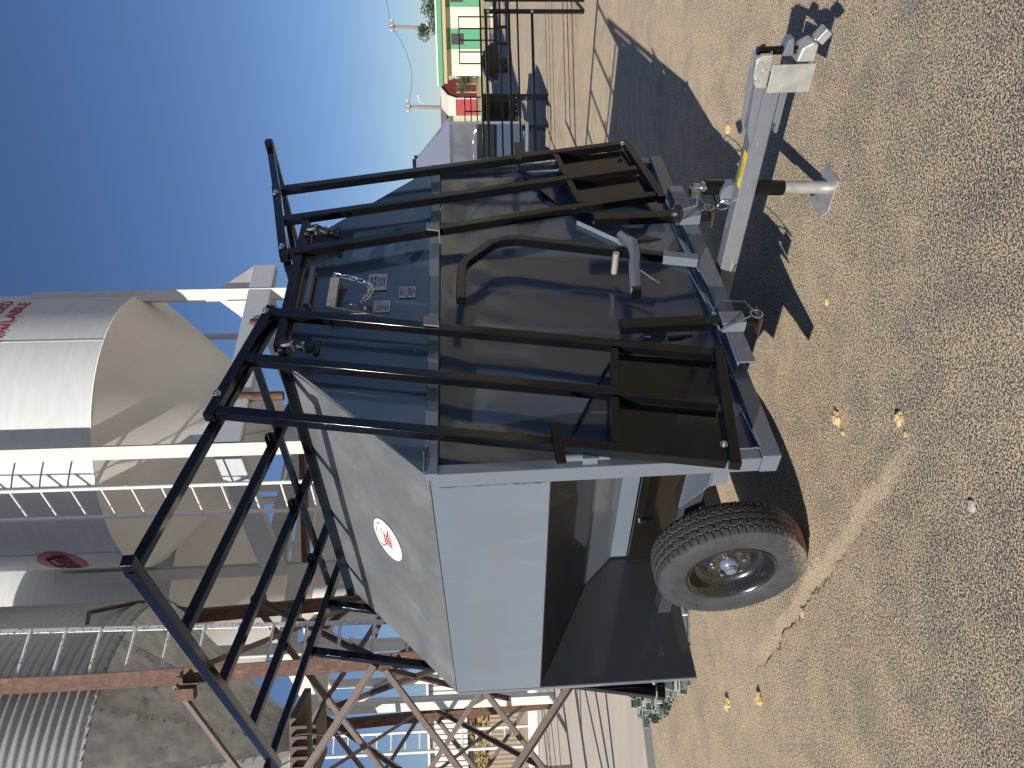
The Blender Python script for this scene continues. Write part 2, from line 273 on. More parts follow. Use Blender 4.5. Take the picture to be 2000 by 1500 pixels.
hop = sheet_grid('side_panel', [(-1, LB, ZS), (-1, 0, ZS), (-1, 0, ZW), (-1, LB, ZW)], 24, 8, 0.0012, M_side, FT, 3, inward=(1, 0, 0))
sheet_grid('side_panel', [(1, 0, ZS), (1, LB, ZS), (1, LB, ZW), (1, 0, ZW)], 24, 8, 0.0012, M_side, FT, 13, inward=(-1, 0, 0))
sheet_grid('roof_slope', [(-1, LB, ZW + .004), (-1, 0, ZW + .004), (-XT, 0, ZT), (-XT, LB, ZT)], 30, 16, 0.003, M_slope, FT, 8, inward=(0.5, 0, -0.5), thick=.004)
sheet_grid('roof_slope', [(1, 0, ZW + .004), (1, LB, ZW + .004), (XT, LB, ZT), (XT, 0, ZT)], 30, 16, 0.003, M_slope, FT, 9, inward=(-0.5, 0, -0.5), thick=.004)
# hopper floor: two bends down to the trough lip, both sides
for s in (-1, 1):
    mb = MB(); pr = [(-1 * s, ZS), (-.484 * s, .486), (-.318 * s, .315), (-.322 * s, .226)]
    for (a, b), mf in zip(zip(pr[:2], pr[1:3]), (M_floor_shade, M_side)):
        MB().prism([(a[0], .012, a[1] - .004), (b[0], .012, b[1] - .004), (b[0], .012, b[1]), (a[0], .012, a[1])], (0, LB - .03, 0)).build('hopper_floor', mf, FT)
    MB().b2(-.318 * s, -.310 * s, .012, LB - .02, .226, .318).build('trough_lip', M_side, FT)
    bd = MB().b2(-.345 * s, -.325 * s, .03, LB - .02, -.04, .222); bd.b2(-.352 * s, -.346 * s, .05, LB - .04, .19, .205)
    bd = bd.build('trough_board', M_blackp, FT, bevel=.003)
    kn = MB().cyl((-.346 * s, 1.24, .20), (-.375 * s, 1.24, .20), .012, 12); kn.bar((-.37 * s, 1.24, .20), (-.37 * s, 1.25, .14), .008); kn.build('latch_pin', M_chrome, bd, smooth=True)
# end panels
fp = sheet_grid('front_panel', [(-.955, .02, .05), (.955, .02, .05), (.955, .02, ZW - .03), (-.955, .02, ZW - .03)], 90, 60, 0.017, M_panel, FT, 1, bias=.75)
def trap(y, sgn, amp, seed):
    V = []; nx, ny = 56, 26; mb = MB()
    for side in (0, 1):
        for j in range(ny + 1):
            z = ZW + (ZT - ZW) * j / ny; hw = .995 + (XT - .995) * j / ny
            for i in range(nx + 1):
                x = -hw + 2 * hw * i / nx; e = min(1, min(i, nx - i) / 6) * min(1, min(j, ny - j) / 4)
                h = noise.noise(Vector((x * 1.8 + seed, z * 1.2, seed))) + .4 * noise.noise(Vector((x * 4, z * 3.5, seed + 3)))
                V.append((x, y + amp * h * e + (.005 if side else 0) * sgn, z))
    W = nx + 1; K = W * (ny + 1); F = []
    for j in range(ny):
        for i in range(nx): a = j * W + i; F += [(a, a + 1, a + W + 1, a + W), (K + a, K + a + W, K + a + W + 1, K + a + 1)]
    for j in range(ny): a = j * W; F.append((a, a + W, K + a + W, K + a)); a = j * W + nx; F.append((a, K + a, K + a + W, a + W))
    for i in range(nx): F.append((i, K + i, K + i + 1, i + 1)); a = ny * W + i; F.append((a, a + 1, K + a + 1, K + a))
    return mb.add(V, F).build('gable_panel', M_panel, FT, smooth=True)
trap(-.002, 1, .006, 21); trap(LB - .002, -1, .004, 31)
MB().b2(-.998, .998, LB, LB + .004, 0, ZW).build('rear_panel', M_under, FT)
MB().b2(-1.002, -.956, LB + .005, LB + .03, -.01, ZW).b2(.956, 1.002, LB + .005, LB + .03, -.01, ZW).b2(-.955, .955, LB + .005, LB + .03, -.01, .04).build('rear_frame', M_slate, FT, bevel=.003)
for s in (-1, 1): MB().b2(s * .957, s * 1.001, -.012, .055, .052, ZW - .002).build('corner_post', M_slate, FT, bevel=.004)
MB().b2(-1.0, 1.0, -.016, .018, ZW - .028, ZW + .016).build('waist_bar', M_slate, FT, bevel=.004)
MB().b2(-1.002, 1.002, -.022, .06, -.012, .050).build('sill', M_slate, FT, bevel=.005)
fb = MB().b2(-.60, .62, -.072, -.0235, .030, .038).b2(-.60, .62, -.072, -.064, -.028, .0295).build('front_angle', M_slate, FT, bevel=.002)
def bead(p0, p1, r=.0035, nm='weld_bead'):
    p0 = Vector(p0); p1 = Vector(p1); k = max(3, int((p1 - p0).length / .012)); pts = [p0.lerp(p1, i / k) + Vector((random.uniform(-1, 1), random.uniform(-1, 1), random.uniform(-1, 1))) * r * .5 for i in range(k + 1)]
    MB().pipe(pts, r, 6).build(nm, M_slate, FT, smooth=True, angle=80)
bead((-1.001, .056, .78), (-1.001, .056, ZW - .02)); bead((-.956, -.014, .051), (-.956, -.014, .16)); bead((-.99, -.018, 1.169), (-.90, -.018, 1.169)); bead((-1.0, -.018, .052), (-.96, -.018, .052)); bead((-.995, .004, ZW + .006), (-.45, .004, ZT - .01), .0025)
bead((-.31, .0, .06), (-.31, .0, .11)); bead((-.05, -.07, .052), (.05, -.07, .052)); bead((-1.0, .06, .80), (-1.0, .06, .77), .005)
# roof lid with raised rims
lid = MB().b2(-.40, .40, .05, LB - .05, ZT + .012, ZT + .022).build('roof_lid', M_slate, FT, bevel=.003)
for s in (-1, 1): MB().b2(s * .40, s * .437, -.03, LB + .03, ZT - .004, ZT + .036).build('lid_rim', M_black, lid, bevel=.004)
MB().b2(-.398, .398, -.03, .006, ZT - .002, ZT + .032).build('lid_rim', M_panel, lid, bevel=.004)
MB().b2(-.398, .50, -.07, -.036, ZT + .012, ZT + .046).build('lid_rim', M_black, lid, bevel=.004)
MB().b2(-.398, .398, LB - .005, LB + .028, ZT - .002, ZT + .032).build('lid_rim', M_black, lid, bevel=.004)
# lid handle and rubber latches on the gable
MB().bar((-.12, -.03, 1.655), (.13, -.03, 1.655), .03, .022).b2(-.115, -.095, -.02, 0, 1.64, 1.66).b2(.10, .12, -.02, 0, 1.64, 1.66).build('lid_handle', M_slate, FT, bevel=.003)
for x in (-.40, .36):
    lt = MB().pipe([(x, -.075, 1.70), (x, -.085, 1.66), (x, -.05, 1.61), (x, -.052, 1.585)], .017, 8); lt.box((x, -.05, 1.575), (.075, .018, .022)); lt.cyl((x - .035, -.07, 1.70), (x + .035, -.07, 1.70), .013)
    lt = lt.build('rubber_latch', M_rubber, FT, bevel=.003, smooth=True)
    MB().cyl((x - .02, -.06, 1.615), (x - .02, -.10, 1.615), .007, 8).build('screw', M_chrome, lt, smooth=True); MB().cyl((x - .02, -.062, 1.655), (x - .02, -.107, 1.655), .006, 8).build('screw', M_chrome, lt, smooth=True)
# spout pocket with chain
sp = MB().prism([(-.172, -.062, 1.545), (-.172, -.001, 1.56), (-.172, -.001, 1.345)], (.005, 0, 0)).prism([(.018, -.062, 1.545), (.018, -.001, 1.56), (.018, -.001, 1.50)], (-.005, 0, 0))
sp.prism([(-.17, -.066, 1.565), (-.17, -.060, 1.53), (-.17, -.040, 1.53), (-.17, -.046, 1.565)], (.19, 0, 0)); sp = sp.build('spout_pocket', M_galv, FT, bevel=.002)
a = Vector((.03, -.06, 1.555)); b = Vector((-.155, -.055, 1.425)); NL = 11
for k in range(NL):
    t0 = (k + .5) / NL; f = lambda t: a.lerp(b, t) + Vector((.012 * sin(pi * t), -.01, -.085 * sin(pi * t)))
    p = f(t0); d = (f(t0 + .02) - f(t0 - .02)).normalized(); sd = d.cross(Vector((0, 1, 0))).normalized(); sd = sd if k % 2 else d.cross(sd).normalized()
    ring = [p + d * .017 * cos(q) + sd * .0105 * sin(q) + d * .004 * (1 if cos(q) > 0 else -1) for q in [2 * pi * i / 14 for i in range(15)]]
    MB().pipe(ring, .0034, 6).build('chain_link', M_chrome, sp, smooth=True)
# stickers
ST = ((.1, -.003, 1.42), (-.003, -.003, 1.345))
def sticker(x, z, w_, h_, lines, mt=M_sticker, name='sticker', bars=()):
    s = MB().b2(x - w_ / 2, x + w_ / 2, -.0062, -.0050, z - h_ / 2, z + h_ / 2).build(name, mt, FT)
    for (bz, bh, bm_) in bars: MB().b2(x - w_ * .44, x + w_ * .44, -.0070, -.0064, z + bz - bh / 2, z + bz + bh / 2).build('band', bm_, s)
    for (tx, sz, dz, mm) in lines: put_text(tx, sz, s, mm, (x, -.0076, z + dz), (1, 0, 0), (0, 0, 1), bold=.0003)
    return s
sticker(.052, 1.382, .112, .078, [('McFadden', .019, .026, M_ink), ('Trailer Sales', .016, .011, M_ink), ('407 1st Street', .011, -.003, M_ink), ('Olton, Texas', .011, -.015, M_ink), ('806-285-2013', .011, -.028, M_ink)])
sticker(-.025, 1.256, .074, .068, [('H-007-0333', .0105, .026, M_ink), ('BE SURE TO', .0085, .015, M_ink), ('CAUTION', .0135, .001, M_stickerw), ('KEEP HANDS', .008, -.011, M_ink), ('AND FEET CLEAR', .007, -.019, M_ink), ('OF LID', .008, -.027, M_ink)], bars=[(.001, .014, M_inkred)])
sticker(-.112, 1.357, .074, .068, [('WARNING', .0135, .025, M_stickerw), ('DO NOT OPEN', .0085, .010, M_ink), ('WHEN TRAILER', .0085, .001, M_ink), ('IS MOVING', .0085, -.008, M_ink), ('KEEP LID SHUT', .0085, -.017, M_ink), ('IN TRANSIT', .0085, -.026, M_ink)], bars=[(.025, .014, M_inkred)])
# round badge on the dusty slope
tn = Vector((.58, 0, .54)).normalized(); nn = Vector((-.54, 0, .58)).normalized(); bc = Vector((-.755, .70, ZW + (.245 / .58) * .54)) + nn * .004
bdg = MB().add([bc + Vector((0, 1, 0)) * .127 * cos(q) + tn * .086 * sin(q) for q in [2 * pi * i / 48 for i in range(48)]] + [bc + nn * .0012 + Vector((0, 1, 0)) * .127 * cos(q) + tn * .086 * sin(q) for q in [2 * pi * i / 48 for i in range(48)]],
    [tuple(range(48)), tuple(range(48, 96))] + [(i, (i + 1) % 48, 48 + (i + 1) % 48, 48 + i) for i in range(48)]).build('badge', M_stickerw, FT)
yb = Vector((0, -1, 0))
def on_badge(u_, v_): return bc + nn * .0022 + yb * u_ * .80 + tn * v_ * .74
g = MB()
def bar2(u0, v0, u1, v1, w_): g.bar(on_badge(u0, v0), on_badge(u1, v1), w_, .0006, up=nn)
for k in range(4): bar2(-.045, -.03 + .018 * k, .035, -.03 + .018 * k, .007)
for u_ in (-.045, -.01, .035): bar2(u_, -.035, u_, .03, .007)
bar2(.035, .03, .065, .05, .006); bar2(.035, .0, .07, -.03, .006); g.build('emblem', M_inkred, bdg)
g = MB(); arc = [on_badge(-.04 - .05 * sin(t), .02 + .045 * (1 - cos(t))) for t in [i * .2 for i in range(9)]]; g.pipe(arc, .0022, 5); arc = [on_badge(.06 + .02 * i, -.01 - .006 * i) for i in range(3)]; g.pipe(arc, .003, 5); g.build('emblem', M_ink, bdg)
for i, ch in enumerate('FIELD AND RANGE SUPPLY'):
    t = 2.75 - i * .112; pp = on_badge(.128 * cos(t), .093 * sin(t)); e1 = (yb * sin(t) * .128 - tn * cos(t) * .093).normalized(); 
    if ch != ' ': put_text(ch, .016, bdg, M_ink, pp, e1, nn.cross(e1), align='CENTER')
# lever with socket and bent latch arm
Yl = -.085
MB().pipe([(-.198, Yl, 1.033), (-.02, Yl, 1.027), (.02, Yl, 1.022), (.05, Yl, 1.008), (.075, Yl, .988), (.15, Yl, .92), (.175, Yl, .895), (.19, Yl, .865), (.2, Yl, .82), (.2, Yl, .78), (.036, Yl, .185)], .026, 4, sq=True).build('lever', M_black, FT, bevel=.004)
MB().bar((.036, Yl, .185), (.002, Yl, .045), .042, .042, up=(0, 1, 0)).build('lever_socket', M_slate, FT, bevel=.003)
ha = MB().pipe([(.15, -.10, .325), (.137, -.13, .345), (.05, -.145, .315), (-.04, -.14, .320), (-.10, -.14, .335), (-.235, -.13, .351)], .024, 6); ha = ha.build('latch_arm', M_slate, FT, smooth=True, angle=50)
MB().cyl((.03, -.02, .385), (.03, -.12, .385), .014, 10).build('pivot_bolt', M_galv, ha, smooth=True); MB().bar((-.235, -.13, .351), (-.262, -.13, .352), .044, .034).build('arm_cap', M_black, ha, bevel=.003)
MB().cyl((.0, -.075, .315), (-.10, -.05, .22), .006, 8).build('rod', M_chrome, ha, smooth=True)
# drop legs in sockets with wire lock pins
for xl in (-.405, .318):
    so_ = MB().b2(xl - .035, xl + .035, -.12, -.073, -.032, .058).build('leg_socket', M_slate, FT, bevel=.003)
    dl = MB().b2(xl - .026, xl + .026, -.115, -.078, .059, .44).b2(xl - .024, xl + .024, -.113, -.080, -.08, -.033).build('drop_leg', M_black, FT, bevel=.004)
    MB().cyl((xl, -.096, -.082), (xl, -.096, -.088), .055, 4).build('foot_plate', M_darkbrown, dl)
    z = .075; pn = MB().cyl((xl - .06, -.10, z), (xl + .05, -.10, z), .009, 10)
    cx = xl + .05; pn.pipe([(xl + .05, -.10, z), (xl + .07, -.14, z - .02), (xl + .045, -.155, z - .11), (xl - .03, -.155, z - .135)], .0035, 6)
    pn.pipe([(xl - .03 + .022 * cos(q) - .0, -.155, z - .135 + .022 + .022 * sin(q) - .022) for q in [i * .5 - pi / 2 for i in range(14)]], .0035, 6); pn.pipe([(xl - .035, -.155, z - .12), (xl - .062, -.11, z)], .0035, 6)
    pn.build('lock_pin', M_chrome, dl, smooth=True)
MB().cyl((.50, -.005, .15), (.50, .02, .15), .007, 8).build('bolt', M_chrome, FT, smooth=True)
# end gates (front pair, rear pair)
TW = .038
def end_gate(s, Y, name='end_gate'):
    """s=-1 left, 1 right; body X mirrored"""
    X = lambda x: x * (-s) if True else x
    f = lambda x, z: (X(x), Y, z)
    root = MB().bar(f(-.165, 1.775), f(-.745, 1.898), TW, up=(0, 1, 0)).build(name, M_black, FT, bevel=.004)
    for (a_, b_) in (((-.200, 1.764), (-.545, .115)), ((-.458, 1.818), (-.790, .158)), ((-.718, 1.872), (-1.043, .195))):
        MB().bar(f(*a_), f(*b_), TW, up=(0, 1, 0)).build('upright', M_black, root, bevel=.004)
    MB().bar(f(-.515, .088), f(-1.068, .172), TW, up=(0, 1, 0)).build('bottom_rail', M_black, root, bevel=.004)
    for (p0, p1) in (((-.500, .472), (-.700, .503)), ((-.746, .510), (-.955, .540))): MB().bar(f(*p0), f(*p1), .03, .03, up=(0, 1, 0)).build('cross_rail', M_black, root, bevel=.003)
    yb_ = Y + .018
    for q in ([(-.497, .47), (-.708, .50), (-.768, .145), (-.562, .112)], [(-.742, .508), (-.965, .54), (-1.02, .185), (-.81, .152)]):
        MB().prism([(X(x), yb_, z) for x, z in q], (0, .004, 0)).build('kick_plate', M_blackp, root)
    for (x, z) in ((-.215, 1.786), (-.655, 1.880), (-1.0, .198)):
        MB().cyl((X(x), Y - .021, z), (X(x), Y - .034, z), .014, 6).cyl((X(x), Y - .034, z), (X(x), Y - .042, z), .009, 8).build('bolt', M_chrome, root, bevel=.002)
    return root
end_gate(-1, -.062); end_gate(1, -.062)
for s in (-1, 1): end_gate(s, LB + .062)
# side gates folded up above the roof
def side_gate(s):
    XE = 1.0 if s < 0 else .955
    X = lambda x: (x if x > -.7 else -.7 + (x + .7) * (1.0 if s < 0 else .86)) * (-s); zt = lambda x: 1.775 + (-x - .2) * .213
    rt = MB().bar((X(-1.297), -.07, zt(-1.297)), (X(-1.262), LB + .05, zt(-1.262) - .028), TW).build('side_gate', M_black, FT, bevel=.004)
    for i, t in enumerate((0, .27, .52, .77, 1)):
        y = -.105 + t * (LB + .21) if i in (0, 4) else -.06 + t * (LB + .12)
        if i == 0: y = -.018
        if i == 4: y = LB + .018
        x1 = -1.275 if 0 < i < 4 else -1.32; x0 = -.15
        MB().bar((X(x0), y, zt(x0)), (X(x1), y, zt(x1)), .036 if 0 < i < 4 else .034, up=(0, 0, 1)).build('gate_bar', M_black, rt, bevel=.004)
    MB().bar((X(-.37), .01, 1.829), (X(-.37), LB, 1.827), .026).build('inner_rail', M_black, rt, bevel=.003)
    for t in (.27, .52, .77): y = -.06 + t * (LB + .12) - .022; MB().bar((X(-.47), y, zt(-.47) + .012), (X(-.47), y - .05, zt(-.47) + .012), .03, .005).bar((X(-.453), y, zt(-.47) - .003), (X(-.453), y - .05, zt(-.47) - .003), .004, .022).build('stop_clip', M_black, rt)
    return rt
side_gate(-1); side_gate(1)
# gate stowage hooks on the waist bar, latch handles at the sides
for x, f_ in ((.33, 1), (-.31, 0)):
    MB().bar((x - .01, -.085, 1.12), (x - .01, -.095, 1.175), .05, .008, up=(0, 1, 0)).bar((x - .02, -.017, 1.12), (x - .02, -.09, 1.12), .03, .006).build('gate_hook', M_slate, FT, bevel=.002)
for s in (-1, 1):
    hd = MB().bar((s * .87, -.095, .733), (s * 1.045, -.095, .728), .034, .012, up=(0, 1, 0)).build('latch_handle', M_black, FT, bevel=.004)
    MB().cyl((s * .965, -.088, .728), (s * .965, -.0, .728), .012, 10).build('spindle', M_chrome, hd, smooth=True)
    lg = MB().cyl((s * .97, -.03, .56), (s * .97, -.03, .72), .014, 10).b2(s * .95, s * .99, -.045, -.013, .60, .65).build('slide_bolt', M_slate, FT, smooth=True)
# running gear: outrigger gussets, longitudinal members, axle, wheels
for s in (-1, 1):
    MB().b2(s * .57, s * .655, .061, LB - .002, .05, .115).build('chassis_beam', M_under, FT, bevel=.004)
    MB().prism([(s * .656, .062, .150), (s * .872, .062, .150), (s * .878, .29, .150), (s * .668, .72, .150), (s * .656, .72, .150)], (0, 0, -.006)).build('gusset', M_slate, FT, bevel=.002)
    MB().prism([(s * .873, .062, .1435), (s * .879, .29, .1435), (s * .879, .27, .085), (s * .873, .062, .085)], (-s * .006, 0, 0)).build('gusset_flange', M_slate, FT)
MB().b2(-.69, .69, .93, 1.01, -.12, -.04).build('axle', M_under, FT, bevel=.004)
def make_wheel(s):
    cx, cy, cz = -.777, .965, -.081; RT_ = .335; NT = 360
    prof = [(-.072, .198, 0), (-.079, .205, 0), (-.084, .225, 0), (-.089, .25, 0), (-.089, .275, 0), (-.083, .300, 0), (-.080, .306, 0)]
    tr = [-.078 + .156 * i / 34 for i in range(35)]
    prof2 = [(x, RT_ - .012 * (abs(x) / .078) ** 3 - .002, 1) for x in tr]
    right = [(-x, r, k) for x, r, k in prof[::-1]]
    P_ = [(-.066, .192, 0)] + prof + prof2 + right + [(.066, .192, 0)]; V = []
    for (x, r, k) in P_:
        for i in range(NT):
            th = 2 * pi * i / NT; rr = r; c_ = (i % 6)
            if k:
                ax = abs(x); zz = .0035 * (1 if (i // 3) % 2 else -1)
                if abs(ax - .016 + zz * .3) < .0026 or abs(ax - .048 - zz) < .0032: rr -= .009
                elif ax > .054 and c_ in (0,): rr -= .007
                elif .020 < ax < .045 and c_ == (2 if x < 0 else 4) and (ax < .033) == ((i // 6) % 2 == 0): rr -= .007
                elif ax > .070 and i % 3 == 0: rr -= .003
            V.append(((x * .985 if (not k and .29 < r < .31 and i % 6 in (0, 1)) else x), rr * cos(th), rr * sin(th)))
    n_ = len(P_); F = [(j * NT + i, j * NT + (i + 1) % NT, (j + 1) * NT + (i + 1) % NT, (j + 1) * NT + i) for j in range(n_ - 1) for i in range(NT)]
    root = empty('wheel'); root.parent = FT; root.location = (s * -cx * 1.0, cy, cz)
    ty = MB().add(V, F).build('tyre', M_tyre, root, smooth=True, angle=28)
    rim = MB().lathe([(.197, .070 * s), (.192, .079 * s), (.186, .077 * s), (.180, .066 * s), (.170, .052 * s), (.166, .03 * s), (.152, .008 * s), (.130, .004 * s), (.112, .016 * s), (.095, .026 * s), (.085, .020 * s), (.06, .020 * s), (.04, .020 * s), (.04, .0 * s), (.15, -.01 * s), (.16, -.05 * s), (.19, -.068 * s), (.197, -.070 * s)], 64, axis='x')
    rim.build('rim', M_rim, root, smooth=True, angle=50)
    MB().lathe([(.040, .020 * s), (.039, .036 * s), (.030, .044 * s), (.024, .050 * s), (.026, .051 * s), (.026, .055 * s), (.0235, .057 * s), (.0225, .066 * s), (.012, .071 * s), (.0005, .072 * s)], 32, axis='x').build('hub_cap', M_hub, root, smooth=True, angle=50)
    for k in range(5):
        a_ = 2 * pi * k / 5 + .3; MB().cyl((.020 * s, .072 * cos(a_), .072 * sin(a_)), (.040 * s, .072 * cos(a_), .072 * sin(a_)), .011, 6, r2=.009).build('lug_nut', M_chrome, root, bevel=.001)
    if s < 0:
        V = []; 
        for i in range(9):
            th = R(226 + i * 2.4)
            for x in (-.074, .02): V.append((x, (RT_ + .003 - .012 * (abs(x) / .078) ** 3) * cos(th), (RT_ + .003 - .012 * (abs(x) / .078) ** 3) * sin(th)))
        V2 = [(v[0], v[1] * .99, v[2] * .99) for v in V]
        MB().add(V + V2, [(2 * i, 2 * i + 1, 2 * i + 3, 2 * i + 2) for i in range(8)] + [(18 + 2 * i, 18 + 2 * i + 2, 18 + 2 * i + 3, 18 + 2 * i + 1) for i in range(8)]).build('red_label', M_red, root)
        for i, ch in enumerate('ST225/75R15'):
            th = R(70) - i * .075 - .0; cpos = Vector((-.1145, -.288 * sin(-th + pi / 2) * -1, 0)); rad = Vector((0, cos(th), sin(th)))
            put_text(ch, .024, root, M_tyre, rad * .262 + Vector((-.0895, 0, 0)), rad.cross(Vector((-1, 0, 0))) * -1, rad, depth=.0012)
    return root
make_wheel(-1); make_wheel(1)
# tongue, coupler, jack
tg = MB().b2(-.034, .034, -.86, .30, -.115, -.047).build('tongue', M_tongue, FT, bevel=.008, seg=3)
cp = MB().b2(-.040, .040, -.93, -.66, -.0465, -.036).prism([(-.041, -.60, -.052), (-.041, -.68, -.024), (-.041, -.93, -.010), (-.041, -.96, -.052)], (.007, 0, 0)).prism([(.034, -.60, -.052), (.034, -.68, -.024), (.034, -.93, -.010), (.034, -.96, -.052)], (.007, 0, 0))
cp = cp.b2(-.034, .034, -.90, -.70, -.128, -.1155).b2(-.030, .030, -.88, -.66, -.142, -.1285).build('coupler', M_tongue, FT, bevel=.003)
MB().prism([(-.063, -.84, -.050), (-.063, -.84, -.012), (-.063, -.885, .006), (-.063, -.94, .008), (-.063, -.955, -.012), (-.063, -.955, -.050)], (.022, 0, 0)).build('ear', M_galv, cp, bevel=.006)
for (y_, z_) in ((-.925, -.008), (-.90, -.03), (-.865, -.008)): MB().cyl((-.0635, y_, z_), (-.070, y_, z_), .009, 12).build('bolt', M_galv, cp, smooth=True)
MB().cyl((.0, -.945, -.012), (.0, -.945, -.165), .014, 14).build('pin_rod', M_black, cp, smooth=True)
MB().prism([(-.02, -.93, -.095), (-.02, -.985, -.105), (-.02, -.99, -.125), (-.02, -.93, -.135)], (.05, 0, 0)).build('jaw', M_slate, cp, bevel=.006)
MB().prism([(-.04, -.915, -.14), (-.04, -.965, -.15), (-.04, -.985, -.185), (-.04, -.975, -.205), (-.04, -.915, -.205)], (.07, 0, 0)).build('jaw', M_galv, cp, bevel=.008)
MB().b2(-.072, -.064, -.925, -.828, -.198, -.050).build('side_plate', M_galv, cp, bevel=.003)
MB().box((.0, -.993, -.222), (.05, .045, .03), Matrix.Rotation(R(35), 3, 'X')).cyl((0, -.955, -.185), (0, -.99, -.218), .010, 10).build('lock_block', M_galv, cp, bevel=.003)
MB().b2(-.0545, -.0525, -.78, -.16, -.095, -.087).build('drip_streak', M_rust, tg) if False else None
yl = MB().b2(-.0335, -.002, -.585, -.44, -.0468, -.0458).build('warning_label', M_yellow, tg)
put_text('WARNING', .016, yl, M_ink, (-.012, -.513, -.0452), (0, -1, 0), (1, 0, 0)); put_text('SEE MANUAL', .010, yl, M_ink, (-.026, -.513, -.0452), (0, -1, 0), (1, 0, 0))
jy, jx = -.37, .082
jk = MB().cyl((jx, jy - .012, .05), (jx, jy + .004, -.27), .030, 24).build('jack', M_black, FT, smooth=True)
MB().cyl((jx, jy + .0, -.25), (jx, jy + .010, -.452), .025, 24).build('inner_tube', M_galv, jk, smooth=True)
MB().prism([(jx - .07, jy - .06, -.456), (jx + .07, jy - .06, -.456), (jx + .07, jy + .08, -.452), (jx - .07, jy + .08, -.452)], (0, 0, .005)).prism([(jx - .07, jy + .08, -.452), (jx - .07, jy + .084, -.452), (jx - .07, jy + .105, -.425), (jx - .07, jy + .101, -.425)], (.14, 0, 0)).build('foot', M_galv, jk, bevel=.001)
ch_ = MB().cyl((jx, jy - .012, .05), (jx, jy - .012, .066), .024, 20).cyl((jx, jy - .012, .066), (jx, jy - .012, .098), .017, 12).box((jx - .012, jy + .0, .09), (.04, .03, .035)).pipe([(jx - .02, jy + .01, .09), (jx - .035, jy + .02, .08), (jx - .05, jy + .04, .085), (jx - .06, jy + .06, .15)], .007, 8).build('crank', M_chrome, jk, smooth=True)
MB().lathe([(.001, 0), (.02, .001), (.033, .008), (.035, .018), (.022, .024), (.021, .034), (.012, .046), (.001, .048)], 20, c=(jx - .062, jy + .064, .14)).build('crank_knob', M_rubber, ch_, smooth=True)
mt_ = MB().cyl((jx - .045, jy, -.05), (jx + .0, jy, -.05), .045, 20).build('jack_mount', M_slate, jk, smooth=True)
MB().pipe([(jx - .045 + .026 * cos(q) * .3, jy + .045 + .026 * cos(q), -.03 + .026 * sin(q)) for q in [i * .45 for i in range(15)]], .004, 6).cyl((jx - .05, jy + .05, .0), (jx + .03, jy + .03, .0), .009, 8).build('pull_pin', M_chrome, jk, smooth=True)
MB().b2(-.05, .05, .061, LB - .06, -.012, .02).build('centre_member', M_under, FT)

# ------------------------------------------------ second feeder behind, on the right
F2 = empty('feeder_trailer', (3.9, 11.4, 0), R(-22), 'slate feeder trailer standing behind the near one, with black wheel and lower open bay', 'feeder trailer')
M_f2 = mat('lavender_grey_paint', (0.165, 0.18, 0.25), 0.4, coat=0.4); M_f2s = mat('wavy_glossy_slate', (0.10, 0.11, 0.13), 0.12, coat=1.0, coatr=0.01, bump=0.6, bscale=5)
z0, z1, z2 = 1.195, 1.60, 2.15
MB().add([(0, 0, z1), (-2.3, 0, z1), (-1.7, .62, z2), (-.6, .62, z2)], [(0, 1, 2, 3)]).add([(0, 0, z1), (-.6, .62, z2), (-.6, 1.2, z2), (0, 1.9, z1)], [(0, 1, 2, 3)]).add([(-.6, .62, z2), (-1.7, .62, z2), (-1.7, 1.2, z2), (-.6, 1.2, z2)], [(0, 1, 2, 3)]).add([(-2.3, 0, z1), (-2.3, 1.9, z1), (-1.7, 1.2, z2), (-1.7, .62, z2)], [(0, 1, 2, 3)]).add([(0, 1.9, z1), (-.6, 1.2, z2), (-1.7, 1.2, z2), (-2.3, 1.9, z1)], [(0, 1, 2, 3)]).build('roof', M_f2, F2)
sheet_grid('side_panel', [(-2.3, 0, z0), (0, 0, z0), (0, 0, z1), (-2.3, 0, z1)], 60, 16, .05, M_f2s, F2, 4, bias=.6)
MB().b2(-2.3, 0, 1.89, 1.90, z0, z1 - .001).build('side_panel', M_f2s, F2)
MB().b2(-.008, .0, .012, 1.888, .44, z1 - .001).b2(-2.3, -2.292, .012, 1.888, .44, z1 - .001).b2(-2.29, -.01, .60, .62, .47, z0).build('end_panel', M_panel, F2)
MB().prism([(-.01, .011, z0), (-.01, .60, .9), (-.01, .60, .89), (-.01, .011, z0 - .01)], (-2.28, 0, 0)).build('hopper_floor', M_under, F2)
MB().b2(-1.72, -.58, .6, .64, z2, z2 + .05).b2(-1.72, -.58, 1.18, 1.22, z2, z2 + .05).build('lid_rim', M_black, F2, bevel=.004)
MB().b2(-.03, .01, -.02, 0, .44, z1).b2(-2.31, -2.27, -.02, 0, .44, z1).b2(-2.3, 0, -.02, 0, .42, .465).build('frame', M_slate, F2, bevel=.003)
MB().add([(-.95 + .12 * cos(q), .30 + .09 * sin(q) - .012, z1 + .27 + .083 * sin(q)) for q in [2 * pi * i / 24 for i in range(24)]], [tuple(range(24))]).build('badge', M_stickerw, F2)
for yy in (.22, 1.6):
    wh = empty('wheel'); wh.parent = F2; wh.location = (-.98, yy, .35)
    MB().lathe([(.2, -.1), (.33, -.1), (.35, -.08), (.35, .08), (.33, .1), (.2, .1)], 40, axis='z', close=True).build('tyre', M_tyre, wh, smooth=True).rotation_euler = (pi / 2, 0, 0)
    MB().lathe([(.21, -.07), (.18, -.04), (.08, -.03), (.06, -.08), (.001, -.08)], 32).build('rim', M_rim, wh, smooth=True).rotation_euler = (pi / 2, 0, pi)
